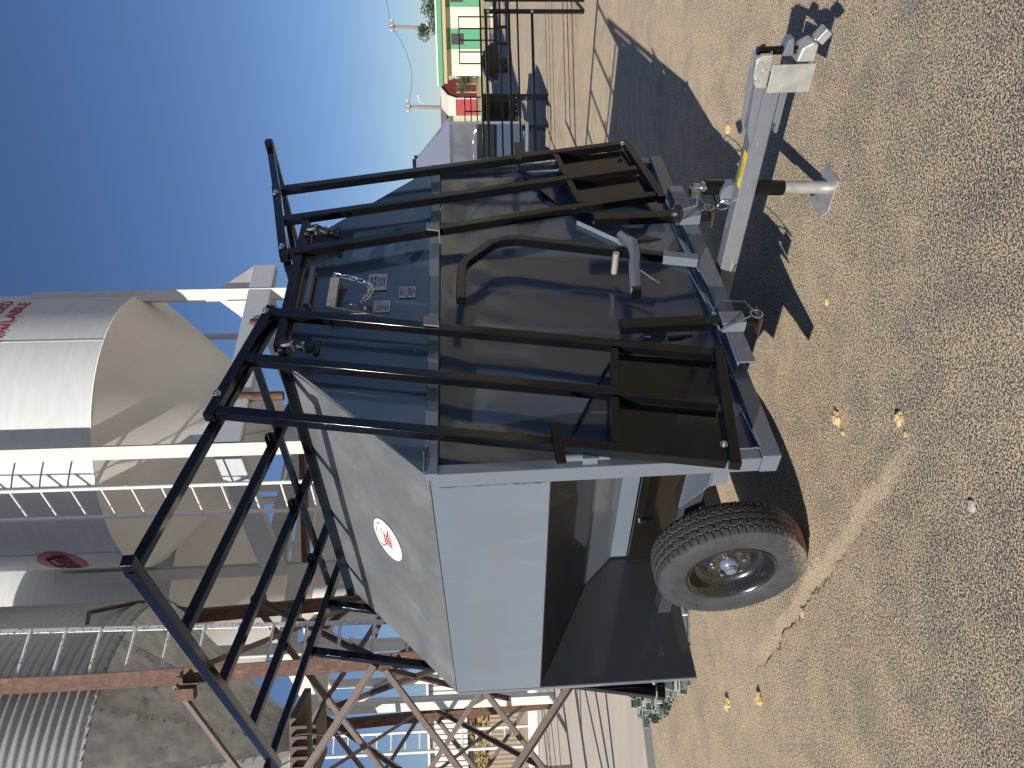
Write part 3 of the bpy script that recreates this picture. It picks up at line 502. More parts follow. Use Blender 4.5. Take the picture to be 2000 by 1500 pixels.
# long black tube gates between that feeder and the right edge
def tube_panel(x0, x1, y, zs, r, label, post=True, zb=0.0):
    t = empty('tube_gate', ((x0 + x1) / 2, y, 0), 0, label, 'gate', 'black tube gates behind the near trailer'); hx = (x1 - x0) / 2
    for z in zs: MB().box((0, 0, z), (2 * hx - .002, r, r)).build('rail', M_black, t, bevel=.004)
    for s in (-1, 1):
        MB().box((s * (hx + r / 2), 0, (zb + zs[0] + .02) / 2), (r * 1.2, r * 1.3, zs[0] + .02 - zb)).build('post', M_black, t, bevel=.004)
    return t
g1_ = tube_panel(2.36, 4.20, 8.67, (1.125, .865, .60), .032, 'black three rail tube gate in front of the black steel box, nearer one')
for z in (1.10, .60): MB().cyl((.92, -.02, z), (.92, -.04, z), .018, 10).build('bolt', M_chrome, g1_, smooth=True)
tube_panel(2.9, 5.6, 10.7, (1.12, .85, .60), .026, 'thinner black tube gate right behind the nearer one')
t = empty('tube_gate', (4.95, 8.4, 0), R(-24), 'black tube frame reaching out of the picture at the corner past the house', 'gate', 'black tube gates behind the near trailer')
for z in (1.12, .88): MB().box((0, 0, z), (1.3, .035, .035)).build('rail', M_black, t, bevel=.004)
MB().box((0, 0, .04), (1.3, .035, .035)).build('rail', M_black, t, bevel=.004)
for x in (-.66, -.35, .1, .66): MB().box((x, 0, .57), (.04, .04, 1.14)).build('post', M_black, t, bevel=.004)
# black steel box trailer beyond
bt = empty('box_trailer', (4.35, 12.3, 0), R(-10), 'plain black steel box right of the second feeder', 'box')
MB().b2(-.22, .30, 0, .5, .50, 1.08).build('body', M_black, bt, bevel=.01)
for k in range(5): MB().box((-.17 + .1 * k, -.006, .53), (.02, .008, .014)).build('rivet', M_chrome, bt)
for x in (-.2, .28): MB().b2(x - .02, x + .02, .05, .4, 0, .499).build('leg', M_black, bt)
rk = MB(); 
for x in (-.14, .06, .28): rk.box((x, .2, 1.22), (.02, .02, .27))
for z in (1.15, 1.25, 1.35): rk.box((.07, .2, z), (.44, .018, .018))
rk.build('rack', M_black, bt)
# small flatbed trailer far behind
fl = empty('flatbed_trailer', (9.4, 21, 0), 0, 'small black flatbed trailer with upright ramp rack in front of the cream house', 'trailer')
MB().box((1.3, 0, .42), (4.0, 1.6, .10)).build('deck', M_black, fl)
rk = MB()
for k in range(5): rk.box((-.62 + .32 * k, 0, .92), (.03, .03, .92))
rk.box((.02, 0, 1.37), (1.31, .03, .03)); rk.build('ramp_rack', M_black, fl)
MB().prism([(-.95 + .5 * cos(q), -.95, .38 + .42 * sin(q)) for q in [pi * i / 12 for i in range(13)]] + [(-1.42, -.95, .38)], (0, .25, 0)).build('fender', M_black, fl)
MB().lathe([(.13, -.07), (.25, -.07), (.265, -.05), (.265, .05), (.25, .07), (.13, .07)], 32, close=True).build('tyre', M_rubber, fl, smooth=True).matrix_local = Matrix.Translation((-.95, -.85, .265)) @ Matrix.Rotation(pi / 2, 4, 'X')
MB().lathe([(.14, -.06), (.10, -.04), (.001, -.05)], 24).build('rim', M_black, fl, smooth=True).matrix_local = Matrix.Translation((-.95, -.85, .265)) @ Matrix.Rotation(pi / 2, 4, 'X') @ Matrix.Rotation(pi, 4, 'X')
for x in (-.3, .15, 2.6): MB().box((x, -.5, .2), (.06, .06, .38)).build('leg', M_black, fl)

# ------------------------------------------------ far right: house, barn, garage, poles, trees
M_cream = mat('cream_render', (0.78, 0.70, 0.50), 0.8, col2=(0.74, 0.66, 0.47), nscale=2); M_green = mat('green_trim', (0.07, 0.27, 0.15), 0.6); M_tan = mat('tan_soffit', (0.40, 0.32, 0.18), 0.7); M_glass = mat('dark_glass', (0.06, 0.05, 0.05), 0.15)
hs = empty('house', (17.7, 44.0, 0), R(-23), 'cream house with green fascia and green framed doors', 'house'); HX, HY = 0.0, 0.0
MB().b2(HX, HX + 14, HY, HY + 8, 0, 1.98).build('wall', M_cream, hs)
rf = MB().b2(HX - .5, HX + 14.5, HY - .6, HY + 8.6, 2.22, 2.48).build('fascia', M_green, hs); MB().b2(HX - .4, HX + 14.4, HY - .5, HY + 8.5, 1.981, 2.219).build('soffit', M_tan, hs)
MB().b2(HX - .5, HX + 14.5, HY - .62, HY + 8.6, 2.481, 2.55).build('roof', M_cw, hs); MB().b2(HX + 4.0, HX + 4.3, HY + 1, HY + 1.3, 2.551, 2.85).build('vent_pipe', M_cw, hs)
MB().b2(HX - .05, HX + 14.05, HY - .04, HY - .001, 0, .1).build('plinth', M_tan, hs)
for dx in (1.47, 3.62):
    d = MB().b2(HX + dx, HX + dx + .9, HY - .05, HY - .002, .1, 1.86).build('door', M_green, hs); MB().b2(HX + dx + .16, HX + dx + .74, HY - .06, HY - .051, 1.0, 1.7).build('window', M_glass, d); MB().cyl((HX + dx + .1, HY - .05, .95), (HX + dx + .1, HY - .1, .95), .03, 8).build('handle', M_chrome, d)
    MB().b2(HX + dx - .08, HX + dx - .001, HY - .07, HY - .001, .1, 1.93).b2(HX + dx + .901, HX + dx + .98, HY - .07, HY - .001, .1, 1.93).b2(HX + dx - .08, HX + dx + .98, HY - .07, HY - .001, 1.931, 2.0).build('door_frame', M_green, hs)
M_barn = mat('dark_red_siding', (0.20, 0.035, 0.035), 0.7, col2=(0.16, 0.03, 0.03), nscale=4, stretch=(8, 8, 1)); M_barnr = mat('bright_red_siding', (0.36, 0.06, 0.055), 0.7); M_shin = mat('pale_shingle', (0.55, 0.52, 0.45), 0.9, col2=(.5, .47, .4), nscale=3)
br = empty('barn_shed', (22.0, 57, 0), R(28), 'small red gambrel roofed shed with white trim', 'shed')
gam = [(-1.15, 1.55), (-.85, 2.15), (0, 2.65), (.85, 2.15), (1.15, 1.55)]
MB().prism([(-1.1, 0, 0), (1.1, 0, 0)] + [(x * .955, 0, z - .05) for x, z in gam[::-1]], (0, 1.7, 0)).build('wall', M_barnr, br)
fr_ = MB().prism([(-1.1, -.02, 0), (1.1, -.02, 0)] + [(x * .955, -.02, z - .06) for x, z in gam[::-1]], (0, .018, 0)).build('gable_wall', M_barn, br)
rr = MB()
for a_, b_ in zip(gam[:-1], gam[1:]): rr.bar((a_[0] * .5 + b_[0] * .5, -.15, a_[1] * .5 + b_[1] * .5), (a_[0] * .5 + b_[0] * .5, 1.8, a_[1] * .5 + b_[1] * .5), math.hypot(b_[0] - a_[0], b_[1] - a_[1]), .04, up=(-(b_[1] - a_[1]), 0, b_[0] - a_[0]))
rr.build('roof', M_shin, br)
for x in (-.45, .45): MB().box((x, -.04, .75), (.10, .03, 1.5)).build('batten', mat('raw_board', (.6, .42, .28)) if x < 0 else bpy.data.materials['raw_board'], br)
for x in (-1.1, 1.1): MB().box((x, -.04, .78), (.09, .05, 1.56)).build('trim', M_cw, br)
gr = empty('garage', (20.6, 60, 0), R(0), 'grey flat roofed garage beside the red shed', 'garage'); M_gwall = mat('grey_board_wall', (0.36, 0.35, 0.33), 0.8, col2=(.3, .29, .28), nscale=5, stretch=(6, 1, 1)); M_gdark = mat('dark_grey_trim', (0.13, 0.13, 0.14), 0.7)
MB().b2(-2.2, 1.45, 0, 5, 0, 2.3).build('wall', M_gwall, gr); MB().b2(-2.5, 1.75, -.5, 5.2, 2.301, 2.75).build('roof', M_gdark, gr); MB().b2(.9, 1.5, -.06, -.005, 0, 2.29).build('door', M_gdark, gr)
MB().box((.75, -.03, 1.2), (.08, .05, 2.2)).build('trim', M_cw, gr)
for i, (x, y, a_, h) in enumerate(((13.5, 75, 3.5, 3.4), (16.5, 80, 3, 3.9), (11, 90, 5, 4.2))):
    b_ = empty('building', (x, y, 0), 0, ['low white building far behind the second feeder, nearest the garage', 'tall white roof far behind the garage', 'farthest pale building beside the second feeder roof'][i], 'building'); MB().b2(-a_ / 2, a_ / 2, 0, 5, 0, h).build('wall', M_cw, b_); MB().b2(-a_ / 2 - .2, a_ / 2 + .2, -.2, 5.2, h + .001, h + .3).build('roof', M_shin, b_)
M_wood = mat('weathered_pole_wood', (0.22, 0.16, 0.115), 0.85, col2=(.3, .23, .17), nscale=6, stretch=(3, 3, .3)); M_wire = mat('dark_wire', (.05, .05, .055), .6)
def pole(x, y, h, lean, lab):
    p = empty('utility_pole', (x, y, 0), 0, lab, 'utility pole', 'wooden utility poles'); tx = -lean * h
    MB().cyl((0, 0, 0), (tx * -1, 0, h), .16, 12, r2=.10).build('shaft', M_wood, p, smooth=True)
    MB().box((-tx * .98, -.15, h - .35), (.9, .09, .11)).build('crossarm', M_wood, p)
    for k in (-.4, 0, .4): MB().cyl((-tx * .98 + k, -.15, h - .3), (-tx * .98 + k, -.15, h - .1), .035, 8).build('insulator', M_cw, p)
    return Vector((x - tx, y - .1, h - .15))
pa = pole(27.7, 60, 6.6, .045, 'leaning wooden utility pole rising behind the cream house'); pb = pole(21.6, 60, 5.5, .03, 'wooden utility pole with street lamp beside the grey garage')
wr = MB(); 
def sag(a_, b_, s_, r_=.018):
    return MB().pipe([a_.lerp(b_, t / 16) - Vector((0, 0, s_ * 4 * (t / 16) * (1 - t / 16))) for t in range(17)], r_, 5)
w1 = sag(pa, pb, .9).build('power_line', M_wire); tag(w1, 'sagging black power line strung between the two utility poles', 'cable')
w2 = sag(pa, pa + Vector((9, 0, 2.8)), .5).build('power_line', M_wire); tag(w2, 'black power line running from the leaning pole out of the picture', 'cable')
sl_ = empty('street_lamp', (21.9, 59.8, 4.1), 0, 'small white street lamp arm on the pole by the garage', 'street lamp'); MB().pipe([(0, 0, 0), (.1, -.2, .25), (.25, -.5, .35)], .04, 8).build('arm', M_cw, sl_, smooth=True); MB().box((.3, -.6, .33), (.2, .35, .1)).build('lamp_head', M_cw, sl_, bevel=.02)
M_leaf = mat('tree_leaves', (0.045, 0.085, 0.03), 0.7, col2=(0.085, 0.12, 0.05), nscale=1.5); M_bark = mat('bark', (.12, .09, .06), .9)
def tree(x, y, h, r, lab, n=2600, z0=None, grp='trees behind the house'):
    t = empty('tree', (x, y, 0), 0, lab, 'tree', grp); z0 = z0 if z0 is not None else h - 1.6 * r
    mb = MB().cyl((0, 0, 0), (0, 0, h * .7), .2, 10, r2=.08)
    for k in range(6): a_ = k * 1.05; mb.cyl((0, 0, h * .45), (cos(a_) * r * .7, sin(a_) * r * .7, h * .8), .08, 6, r2=.02)
    mb.build('trunk', M_bark, t); c = MB(); cl = [(random.gauss(0, .45) * r, random.gauss(0, .45) * r, z0 + random.uniform(.25, 1.5) * r, random.uniform(.22, .42) * r) for _ in range(16)]
    for k in range(n):
        q = random.choice(cl); d = Vector((random.gauss(0, 1), random.gauss(0, 1), random.gauss(0, 1))).normalized() * q[3] * random.random() ** .4; p = Vector(q[:3]) + d
        u = Vector((random.gauss(0, 1), random.gauss(0, 1), random.gauss(0, 1))).normalized(); v = u.orthogonal().normalized(); s_ = random.uniform(.06, .13) * (r / 1.6)
        c.add([p - u * s_, p + v * s_ * .6, p + u * s_, p - v * s_ * .6], [(0, 1, 2, 3)])
    c.build('crown', M_leaf, t)
tree(26.6, 56, 4.0, 1.7, 'round green tree showing above the house roof, next to the leaning pole'); tree(30.8, 56, 4.0, 1.5, 'green tree above the house roof at the picture edge')
tree(20.6, 52, 1.95, .9, 'green bush between the house and the red shed', n=1800, z0=.2)

ob = empty('reflection_prop', (40, -4, 0), 0, 'unseen cream building added off the right edge, only to be mirrored in the trailer front', 'building')  # out of view; added to give the glossy front panel something to reflect
MB().b2(0, 8, 0, 7.4, 0, 3.4).b2(0, 8, 10.6, 16, 0, 3.4).b2(0, 8, 7.401, 10.599, 2.7, 3.4).build('wall', M_cream, ob); MB().b2(-.4, 8.4, -.4, 16.4, 3.401, 3.8).build('roof', M_cw, ob); MB().b2(.3, .4, 7.402, 10.598, 0, 2.699).build('door', M_gdark, ob)
for y in (1.5, 4.5, 12.5): MB().b2(-.03, -.002, y, y + 1.2, 1.1, 2.3).build('window', M_glass, ob)
# ------------------------------------------------ white elevated silos
def silo(cx, cy, Rr, zr, label, full=True, top=13.0):
    s = empty('silo', (cx, cy, 0), 0, label, 'silo', 'white hopper bottomed silos')
    MB().lathe([(Rr, zr), (Rr, top), (.3, top + 1.4), (.001, top + 1.4)], 128).build('tank', M_white, s, smooth=True, angle=30)
    MB().lathe([(Rr + .004, zr + .001), (Rr + .012, zr - .015), (Rr - .01, zr - .03), (.26, zr - 1.72), (.26, zr - 1.95), (.001, zr - 1.95)], 96).build('cone', M_whitecone, s, smooth=True, angle=30)
    return s
S1 = silo(-.47, 10.6, 1.80, 5.64, 'white hopper bottomed silo with red lettering, rising over the near trailer')
# seam lines
for th in (R(38), R(-52)):
    x, y = 1.803 * sin(th), -1.803 * cos(th); MB().bar((x, y, 5.65), (x, y, 12.9), .016, .006, up=(x, y, 0)).build('seam', M_gframe, S1)
th = R(-8); MB().bar((1.78 * sin(th), -1.78 * cos(th), 5.59), (.30 * sin(th), -.30 * cos(th), 3.93), .014, .01, up=(sin(th), -cos(th), 0)).build('seam', M_gframe, S1)
def wrap_text(body, size, th_end, z, Rr, parent, mt, **k):
    me = text_mesh(body, size, align='RIGHT', bold=.004, spacing=1.05, **k)
    bm = bmesh.new(); bm.from_mesh(me); bmesh.ops.triangulate(bm, faces=bm.faces); bmesh.ops.subdivide_edges(bm, edges=[e for e in bm.edges if e.calc_length() > .05], cuts=2); bm.to_mesh(me); bm.free()
    for v in me.vertices:
        a_ = th_end + v.co.x / Rr; zz = z + v.co.y; v.co = (Rr * sin(a_), -Rr * cos(a_), zz)
    me.materials.clear(); me.materials.append(mt); o = bpy.data.objects.new('lettering', me); sc.collection.objects.link(o); o.parent = parent
wrap_text('COTTON SEED', .21, R(67), 7.06, 1.809, S1, M_inkred); wrap_text('AVAILABLE', .19, R(65), 6.84, 1.809, S1, M_inkred)
def ring_on(parent, th0, zc, rx, rz, Rr, w_, mt, name='emblem', n=72):
    V = []; 
    for i in range(n):
        q = 2 * pi * i / n
        for k in (0, 1):
            a_ = th0 + (rx - w_ * k) * cos(q) / Rr; V.append((Rr * sin(a_), -Rr * cos(a_), zc + (rz - w_ * k) * sin(q)))
    return MB().add(V, [(2 * i, 2 * i + 1, 2 * ((i + 1) % n) + 1, 2 * ((i + 1) % n)) for i in range(n)]).build(name, mt, parent)
ring_on(S1, R(46), 7.72, .95, .62, 1.808, .02, M_ink)
th0 = R(-60); zc = 6.42; dk = []
for j in range(9):
    for i in range(32):
        q = 2 * pi * i / 32; a_ = th0 + .33 * (j / 8) * cos(q) / 1.8; dk.append((1.808 * sin(a_), -1.808 * cos(a_), zc + .27 * (j / 8) * sin(q)))
MB().add(dk, [(j * 32 + i, j * 32 + (i + 1) % 32, (j + 1) * 32 + (i + 1) % 32, (j + 1) * 32 + i) for j in range(8) for i in range(32)]).build('emblem', M_inkred, S1)
em = MB()
def em_line(u0, v0, u1, v1):
    pts = []
    for t in range(7): u_ = u0 + (u1 - u0) * t / 6; a_ = th0 + u_ / 1.8; pts.append((1.814 * sin(a_), -1.814 * cos(a_), zc + v0 + (v1 - v0) * t / 6))
    em.pipe(pts, .009, 4)
for v_ in (-.12, -.07, -.02, .03): em_line(-.2, v_, .2, v_ + .015)
em_line(-.2, -.12, -.2, .03); em_line(.2, -.105, .2, .045); em_line(-.16, .03, -.12, .13); em_line(.15, .045, .14, .13); em_line(-.12, .13, .14, .13); em.build('emblem', M_ink, S1)
# support frame: columns, ring beams, gussets (one welded frame carrying the silo)
cols = [(-.63 + .47, 8.6 - 10.6), (1.25 + .47, 10.15 - 10.6), (-2.45 + .52, 10.5 - 10.6), (.15, 2.05)]
for i, (x, y) in enumerate(cols):
    c_ = MB().b2(x - .07, x + .07, y - .09, y - .075, .1, 10.5 if i == 0 else 6.9).b2(x - .07, x + .07, y + .075, y + .09, .1, 10.5 if i == 0 else 6.9).b2(x - .006, x + .006, y - .0745, y + .0745, .1, 6.9)
    c_.build('column', M_wframe, S1, bevel=.003)
for (a_, b_, ext) in ((0, 1, .45), (0, 2, 0), (1, 3, 0), (2, 3, 0)):
    p0 = Vector((*cols[a_], 4.07)); p1 = Vector((*cols[b_], 4.07)); d = (p1 - p0).normalized(); n_ = Vector((d.y, -d.x, 0)) * .1
    if n_.y > 0: n_ = -n_
    q0, q1 = p0 + n_ + d * .02, p1 + n_ + d * (ext + .0)
    MB().bar(q0, q1, .012, .26).bar(q0 - n_ * .6 + Vector((0, 0, .136)), q1 - n_ * .6 + Vector((0, 0, .136)), .13, .012).bar(q0 - n_ * .6 - Vector((0, 0, .136)), q1 - n_ * .6 - Vector((0, 0, .136)), .13, .012).build('ring_beam', M_gframe, S1, bevel=.002)
for (x, y), sx in ((cols[0], 1), (cols[1], 1), (cols[1], -1)):
    MB().prism([(x + sx * .08, y - .02, 4.21), (x + sx * .08, y - .02, 4.6), (x + sx * .42, y + .25, 4.21)], (0, .012, 0)).build('gusset', M_wframe, S1)
for t in (.3, .78):
    x, y = Vector(cols[0]).lerp(Vector(cols[1]), t); MB().cyl((x, y - .11, 4.10), (x, y - .11, 3.55), .055, 16).build('strap', M_rust, S1, smooth=True)
MB().b2(-1.75, .8, -.6, -.4, 3.55, 3.62).build('crossbeam', M_rust, S1)
# its ladder
r0 = (-.965 + .47, 8.2 - 10.6); r1 = (-1.32 + .47, 8.56 - 10.6)
lad = MB().cyl((*r0, .2), (*r0, 9.5), .021, 10).build('ladder', M_cw, S1, smooth=True)
MB().cyl((*r1, .2), (*r1, 9.5), .021, 10).build('stile', M_cw, lad, smooth=True)
for k in range(24): z = 1.6 + .305 * k; MB().cyl((*r0, z), (*r1, z), .011, 8).build('rung', M_cw, lad, smooth=True)
for z in (3.4, 5.0, 7.0):
    MB().bar((r0[0], r0[1], z), (cols[0][0] - .05, cols[0][1], z), .05, .012).build('bracket', M_wframe, lad); MB().bar((r1[0], r1[1], z), (r1[0] + .12, r1[1] + .35, z), .05, .012).build('bracket', M_wframe, lad)
for (x, y, z0_, z1_) in ((1.3, 1.2, 1.5, 5.4), (.9, 2.0, 1.0, 5.2)): MB().cyl((x, y, z0_), (x, y, z1_), .045, 12).build('pipe', M_gframe, S1, smooth=True)
MB().pipe([(-.1, .2, 3.7), (.2, -.1, 3.1), (.5, -.5, 2.6)], .16, 16).build('discharge_pipe', M_gframe, S1, smooth=True)
S2 = silo(-3.45, 12.9, 1.80, 5.75, 'second white silo in the gap between the lettered silo and the corrugated bin')
cols2 = [(x, y) for x, y in ((-.2, -1.9), (1.85, .1), (-1.9, .1), (0, 1.95))]
for (x, y) in cols2: MB().b2(x - .07, x + .07, y - .08, y + .08, .1, 6.9).build('column', M_wframe, S2, bevel=.003)
for a_, b_ in ((0, 1), (0, 2), (1, 3), (2, 3)): MB().bar((*cols2[a_], 4.07), (*cols2[b_], 4.07), .12, .26).build('ring_beam', M_wframe, S2)
for a_, b_ in ((0, 1), (0, 2)): MB().bar((*cols2[a_], 3.9), (*cols2[b_], .8), .07, .07).bar((*cols2[a_], .8), (*cols2[b_], 3.9), .07, .07).build('brace', M_darkbrown, S2)
MB().cyl((0, 0, 3.85), (0, 0, 3.2), .22, 20).build('spout', M_gframe, S2, smooth=True)

# ------------------------------------------------ corrugated bin on rusty legs
def bin_(cx, cy, label, visible=True):
    Rr, zr, top = 1.52, 4.73, 9.0
    s = empty('corrugated_bin', (cx, cy, 0), 0, label, 'grain bin', 'corrugated bins on rusty legs'); pitch = .082; prof = []; z = zr
    while z < (8.6 if visible else 5.5): prof.append((Rr + .013 * cos(2 * pi * (z - zr) / pitch), z)); z += pitch / 8
    MB().lathe(prof + [(Rr, top if visible else 6)], 160).build('tank', M_corr, s, smooth=True, angle=60)
    MB().lathe([(Rr - .006, zr + .03), (Rr - .002, zr), (.24, zr - 1.42), (.24, zr - 1.5)], 96).build('cone', M_gcone, s, smooth=True)
    bl = MB()
    for k in range(110): a_ = 2 * pi * k / 110; bl.cyl(((Rr + .012) * cos(a_), (Rr + .012) * sin(a_), zr + .02), ((Rr + .03) * cos(a_), (Rr + .03) * sin(a_), zr + .02), .012, 6)
    for a0 in (R(-100), R(-75), R(-50), R(-25), R(-130)):
        for k in range(16):
            t = .03 + k / 17; r_ = Rr + (.24 - Rr) * t + .0; zz = zr - 1.42 * t; nn_ = Vector((cos(a0) * .74, sin(a0) * .74, -.67)); p = Vector((r_ * cos(a0), r_ * sin(a0), zz)); bl.cyl(p, p + nn_ * .012, .012, 6)
    tag(bl.build('bolts', M_corr, s), kind='stuff')
    for a0 in (R(-100), R(-75), R(-50), R(-25), R(-130)): MB().bar((Rr * cos(a0 + .03), Rr * sin(a0 + .03), zr - .005), (.25 * cos(a0 + .1), .25 * sin(a0 + .1), zr - 1.415), .014, .006, up=(cos(a0), sin(a0), -1)).build('seam', M_gcone, s)
    return s
B1 = bin_(-3.68, 8.0, 'grey corrugated bin with stained cone and rusty legs, nearest at the left')
def leg_pt(a_, r_, z, spl=.05): return (r_ * cos(a_) + cos(a_) * spl * (4.7 - z), r_ * sin(a_) + sin(a_) * spl * (4.7 - z), z)
LA = [R(-45), R(45), R(135), R(-135)]; RL = 1.60
for a_ in LA:
    p0 = leg_pt(a_, RL, .09); p1 = leg_pt(a_, RL, 8.5, 0)
    pm = leg_pt(a_, RL, 4.7)
    MB().angle(p0, pm, .13, .012, up=(cos(a_ + .8), sin(a_ + .8), 0)).build('leg', M_rust, B1, bevel=.002); MB().angle(pm, p1, .13, .012, up=(cos(a_ + .8), sin(a_ + .8), 0)).build('upper_leg', M_rust, B1, bevel=.002)
    st = MB()
    for k in range(40): z = 4.75 + .085 * k; q = leg_pt(a_ + .045, RL + .02, z, 0); st.cyl(q, (q[0] + .02 * cos(a_), q[1] + .02 * sin(a_), z), .010, 6)
    tag(st.build('bolts', M_rust, B1), kind='stuff')
    lp = leg_pt(a_ - .06, RL + .03, 3.93); MB().box(lp, (.10, .10, .16)).build('lug', M_rust, B1)
for a_, b_ in ((0, 1), (3, 0), (1, 2), (2, 3)):
    for (za, zb_) in ((4.0, 2.3), (2.3, 4.0), (2.2, .4), (.4, 2.2)):
        p0 = Vector(leg_pt(LA[a_], RL + .05, za)); p1 = Vector(leg_pt(LA[b_], RL + .05, zb_)); off = Vector(((p0 + p1).x, (p0 + p1).y, 0)).normalized() * (.02 if za > zb_ else .05)
        MB().angle(p0 + off, p1 + off, .055, .007).build('brace', M_brown, B1)
# slide gate under the cone
sg = MB().box((.10, 0, 3.24), (.75, .75, .07)); 
for k in range(7): sg.box((-.20 + .1 * k, -.40, 3.17), (.035, .05, .16))
sg.box((.10, .0, 3.05), (.55, .55, .04)); sg = sg.build('slide_gate', M_darkbrown, B1, bevel=.004)
for x in (-.2, .33): MB().pipe([(x, -.42, 3.2), (x + .03, -.47, 3.05), (x - .02, -.45, 2.85), (x, -.43, 2.7)], .008, 6).build('chain', M_rust, sg)
# white chipped ladder standing off the bin, right of the front leg
e0, e1 = Vector((1.20, -1.20, 0)), Vector((1.60, -.86, 0)); LZ = (.2, 8.4)
ldb = MB().bar(e1 + Vector((-.12, 0, LZ[0])), e1 + Vector((.04, 0, LZ[1])), .045, .014, up=(1, -1, 0)).build('ladder', M_wladder, B1, bevel=.002)
for k in range(22):
    z = 1.75 + .305 * k; t = (z - LZ[0]) / 8.2; MB().cyl(e0 + Vector((.08 * (1 - t) + .0, -.06 * (1 - t) + .10, z)), e1 + Vector((.16 * t - .12, 0, z)), .014, 8).build('rung', M_wladder, ldb, smooth=True)
MB().pipe([(1.60, -.80, 4.95), (1.64, -.55, 5.05), (1.52, .2, 4.9), (1.2, .95, 4.6)], .022, 6).build('handrail', M_darkbrown, B1)
B2 = bin_(-6.9, 12.2, 'second corrugated bin standing behind the nearest one', visible=False)
for a_ in LA:
    MB().angle(leg_pt(a_, RL, .09), leg_pt(a_, RL, 4.9), .14, .014, up=(cos(a_ + .8), sin(a_ + .8), 0)).build('leg', M_rust, B2)
for a_, b_ in ((0, 1), (3, 0), (1, 2), (2, 3)):
    for (za, zb_) in ((4.0, 2.3), (2.3, 4.0), (2.2, .4), (.4, 2.2)):
        p0 = Vector(leg_pt(LA[a_], RL + .05, za)); p1 = Vector(leg_pt(LA[b_], RL + .05, zb_)); off = Vector(((p0 + p1).x, (p0 + p1).y, 0)).normalized() * (.02 if za > zb_ else .05)
        MB().angle(p0 + off, p1 + off, .06, .007).build('brace', M_brown, B2)
# horizontal timber-look trough beam between the bins
# white pipe frame behind the pad
pf = empty('pipe_frame', (-6.3, 16.2, 0), 0, 'white painted pipe frame standing behind the rusty bin legs', 'frame')
def wpx(y_, v_, d): return None
def V2(u, v, d): # point seen at upright pixel u,v at world distance d
    r = (RT * ((u - 750) / 1500) + DN * ((v - 1000) / 1500) + FW); return Vector((0, 0, H)) + r * (d / r.y)
o0 = Vector((-6.3, 16.2, 0))
for (u, va, rr_, d) in ((292, 560, .13, 15.5), (160, 590, .09, 16), (122, 640, .10, 16.4)):
    a_ = V2(u, va, d) - o0; MB().cyl((a_.x, a_.y, .1), a_, rr_, 16).build('pipe', M_cw, pf, smooth=True)
a_, b_, c_ = V2(292, 600, 15.5) - o0, V2(160, 615, 16) - o0, V2(60, 625, 16.4) - o0
MB().pipe([a_, b_, c_], .10, 14).build('pipe', M_cw, pf, smooth=True)
MB().pipe([V2(250, 690, 15.7) - o0, V2(190, 640, 15.8) - o0, V2(140, 600, 16) - o0], .09, 12).build('pipe', M_cw, pf, smooth=True); MB().pipe([V2(200, 800, 15.7) - o0, V2(130, 700, 16) - o0], .06, 12).build('pipe', M_gframe, pf, smooth=True)
MB().cyl((-3.5, .3, .2), (4.4, -.3, .2), .12, 14).build('ground_pipe', M_cw, pf, smooth=True)
l2 = MB().cyl((-1.15, .5, .1), (-1.15, .5, 5.5), .035, 8).cyl((-1.5, .3, .1), (-1.5, .3, 5.5), .035, 8)
for k in range(16): l2.cyl((-1.15, .5, .5 + .305 * k), (-1.5, .3, .5 + .305 * k), .02, 6)
l2.build('ladder', M_cw, pf)
# dark steel tower legs seen among the bins
dt = empty('steel_tower', (-4.6, 19, 0), 0, 'dark steel column with cross bracing behind the white pipes', 'tower')
MB().box((0, 0, 4), (.22, .22, 8)).build('column', M_darkbrown, dt)
for z in (2.5, 4.6): MB().bar((-2.2, 0, z), (1.8, .1, z + 1.6), .09).bar((-2.2, 0, z + 1.6), (1.8, .1, z), .09).build('brace', M_darkbrown, dt)
MB().box((-2.2, .2, 4), (.16, .16, 8)).box((1.9, .2, 4), (.16, .16, 8)).build('column', M_darkbrown, dt); MB().box((-.6, 0, 2.9), (1.4, .5, .12)).build('platform', M_darkbrown, dt)
# far left: white metal building, fence, straw
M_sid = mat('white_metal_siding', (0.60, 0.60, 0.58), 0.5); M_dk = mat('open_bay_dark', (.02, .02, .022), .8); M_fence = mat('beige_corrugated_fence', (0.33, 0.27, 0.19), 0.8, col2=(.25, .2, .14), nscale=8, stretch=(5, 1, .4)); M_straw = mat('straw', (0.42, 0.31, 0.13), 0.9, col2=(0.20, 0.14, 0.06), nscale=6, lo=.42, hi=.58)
wb = empty('metal_shed', (-17, 34, 0), 0, 'white ribbed metal shed far off behind the bin legs', 'shed')
ww = MB(); 
for k in range(60): ww.b2(-6 + .24 * k, -6 + .24 * k + .17, 0, .05, 1.75, 3.4)
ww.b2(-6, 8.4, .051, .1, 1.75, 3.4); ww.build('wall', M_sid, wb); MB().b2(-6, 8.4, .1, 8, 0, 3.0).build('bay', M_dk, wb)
MB().b2(-6.2, 8.6, -.3, 8.2, 3.401, 3.5).build('roof', M_sid, wb)
for x in (-3, 1, 5, 8.3): MB().box((x, -.05, .87), (.14, .14, 1.74)).build('post', M_cw, wb)
fn = MB(); V = []; 
for k in range(241): x = -9 + .075 * k; V += [(x, .03 * (k % 2), 0), (x, .03 * (k % 2), .95)]
fn.add(V, [(2 * k, 2 * k + 2, 2 * k + 3, 2 * k + 1) for k in range(240)]).b2(-9, 9, .04, .09, .85, .92); fo = fn.build('fence', M_fence); fo.location = (-13, 25, 0); tag(fo, 'low beige corrugated fence at the back of the concrete pad', 'fence')
sp_ = MB()
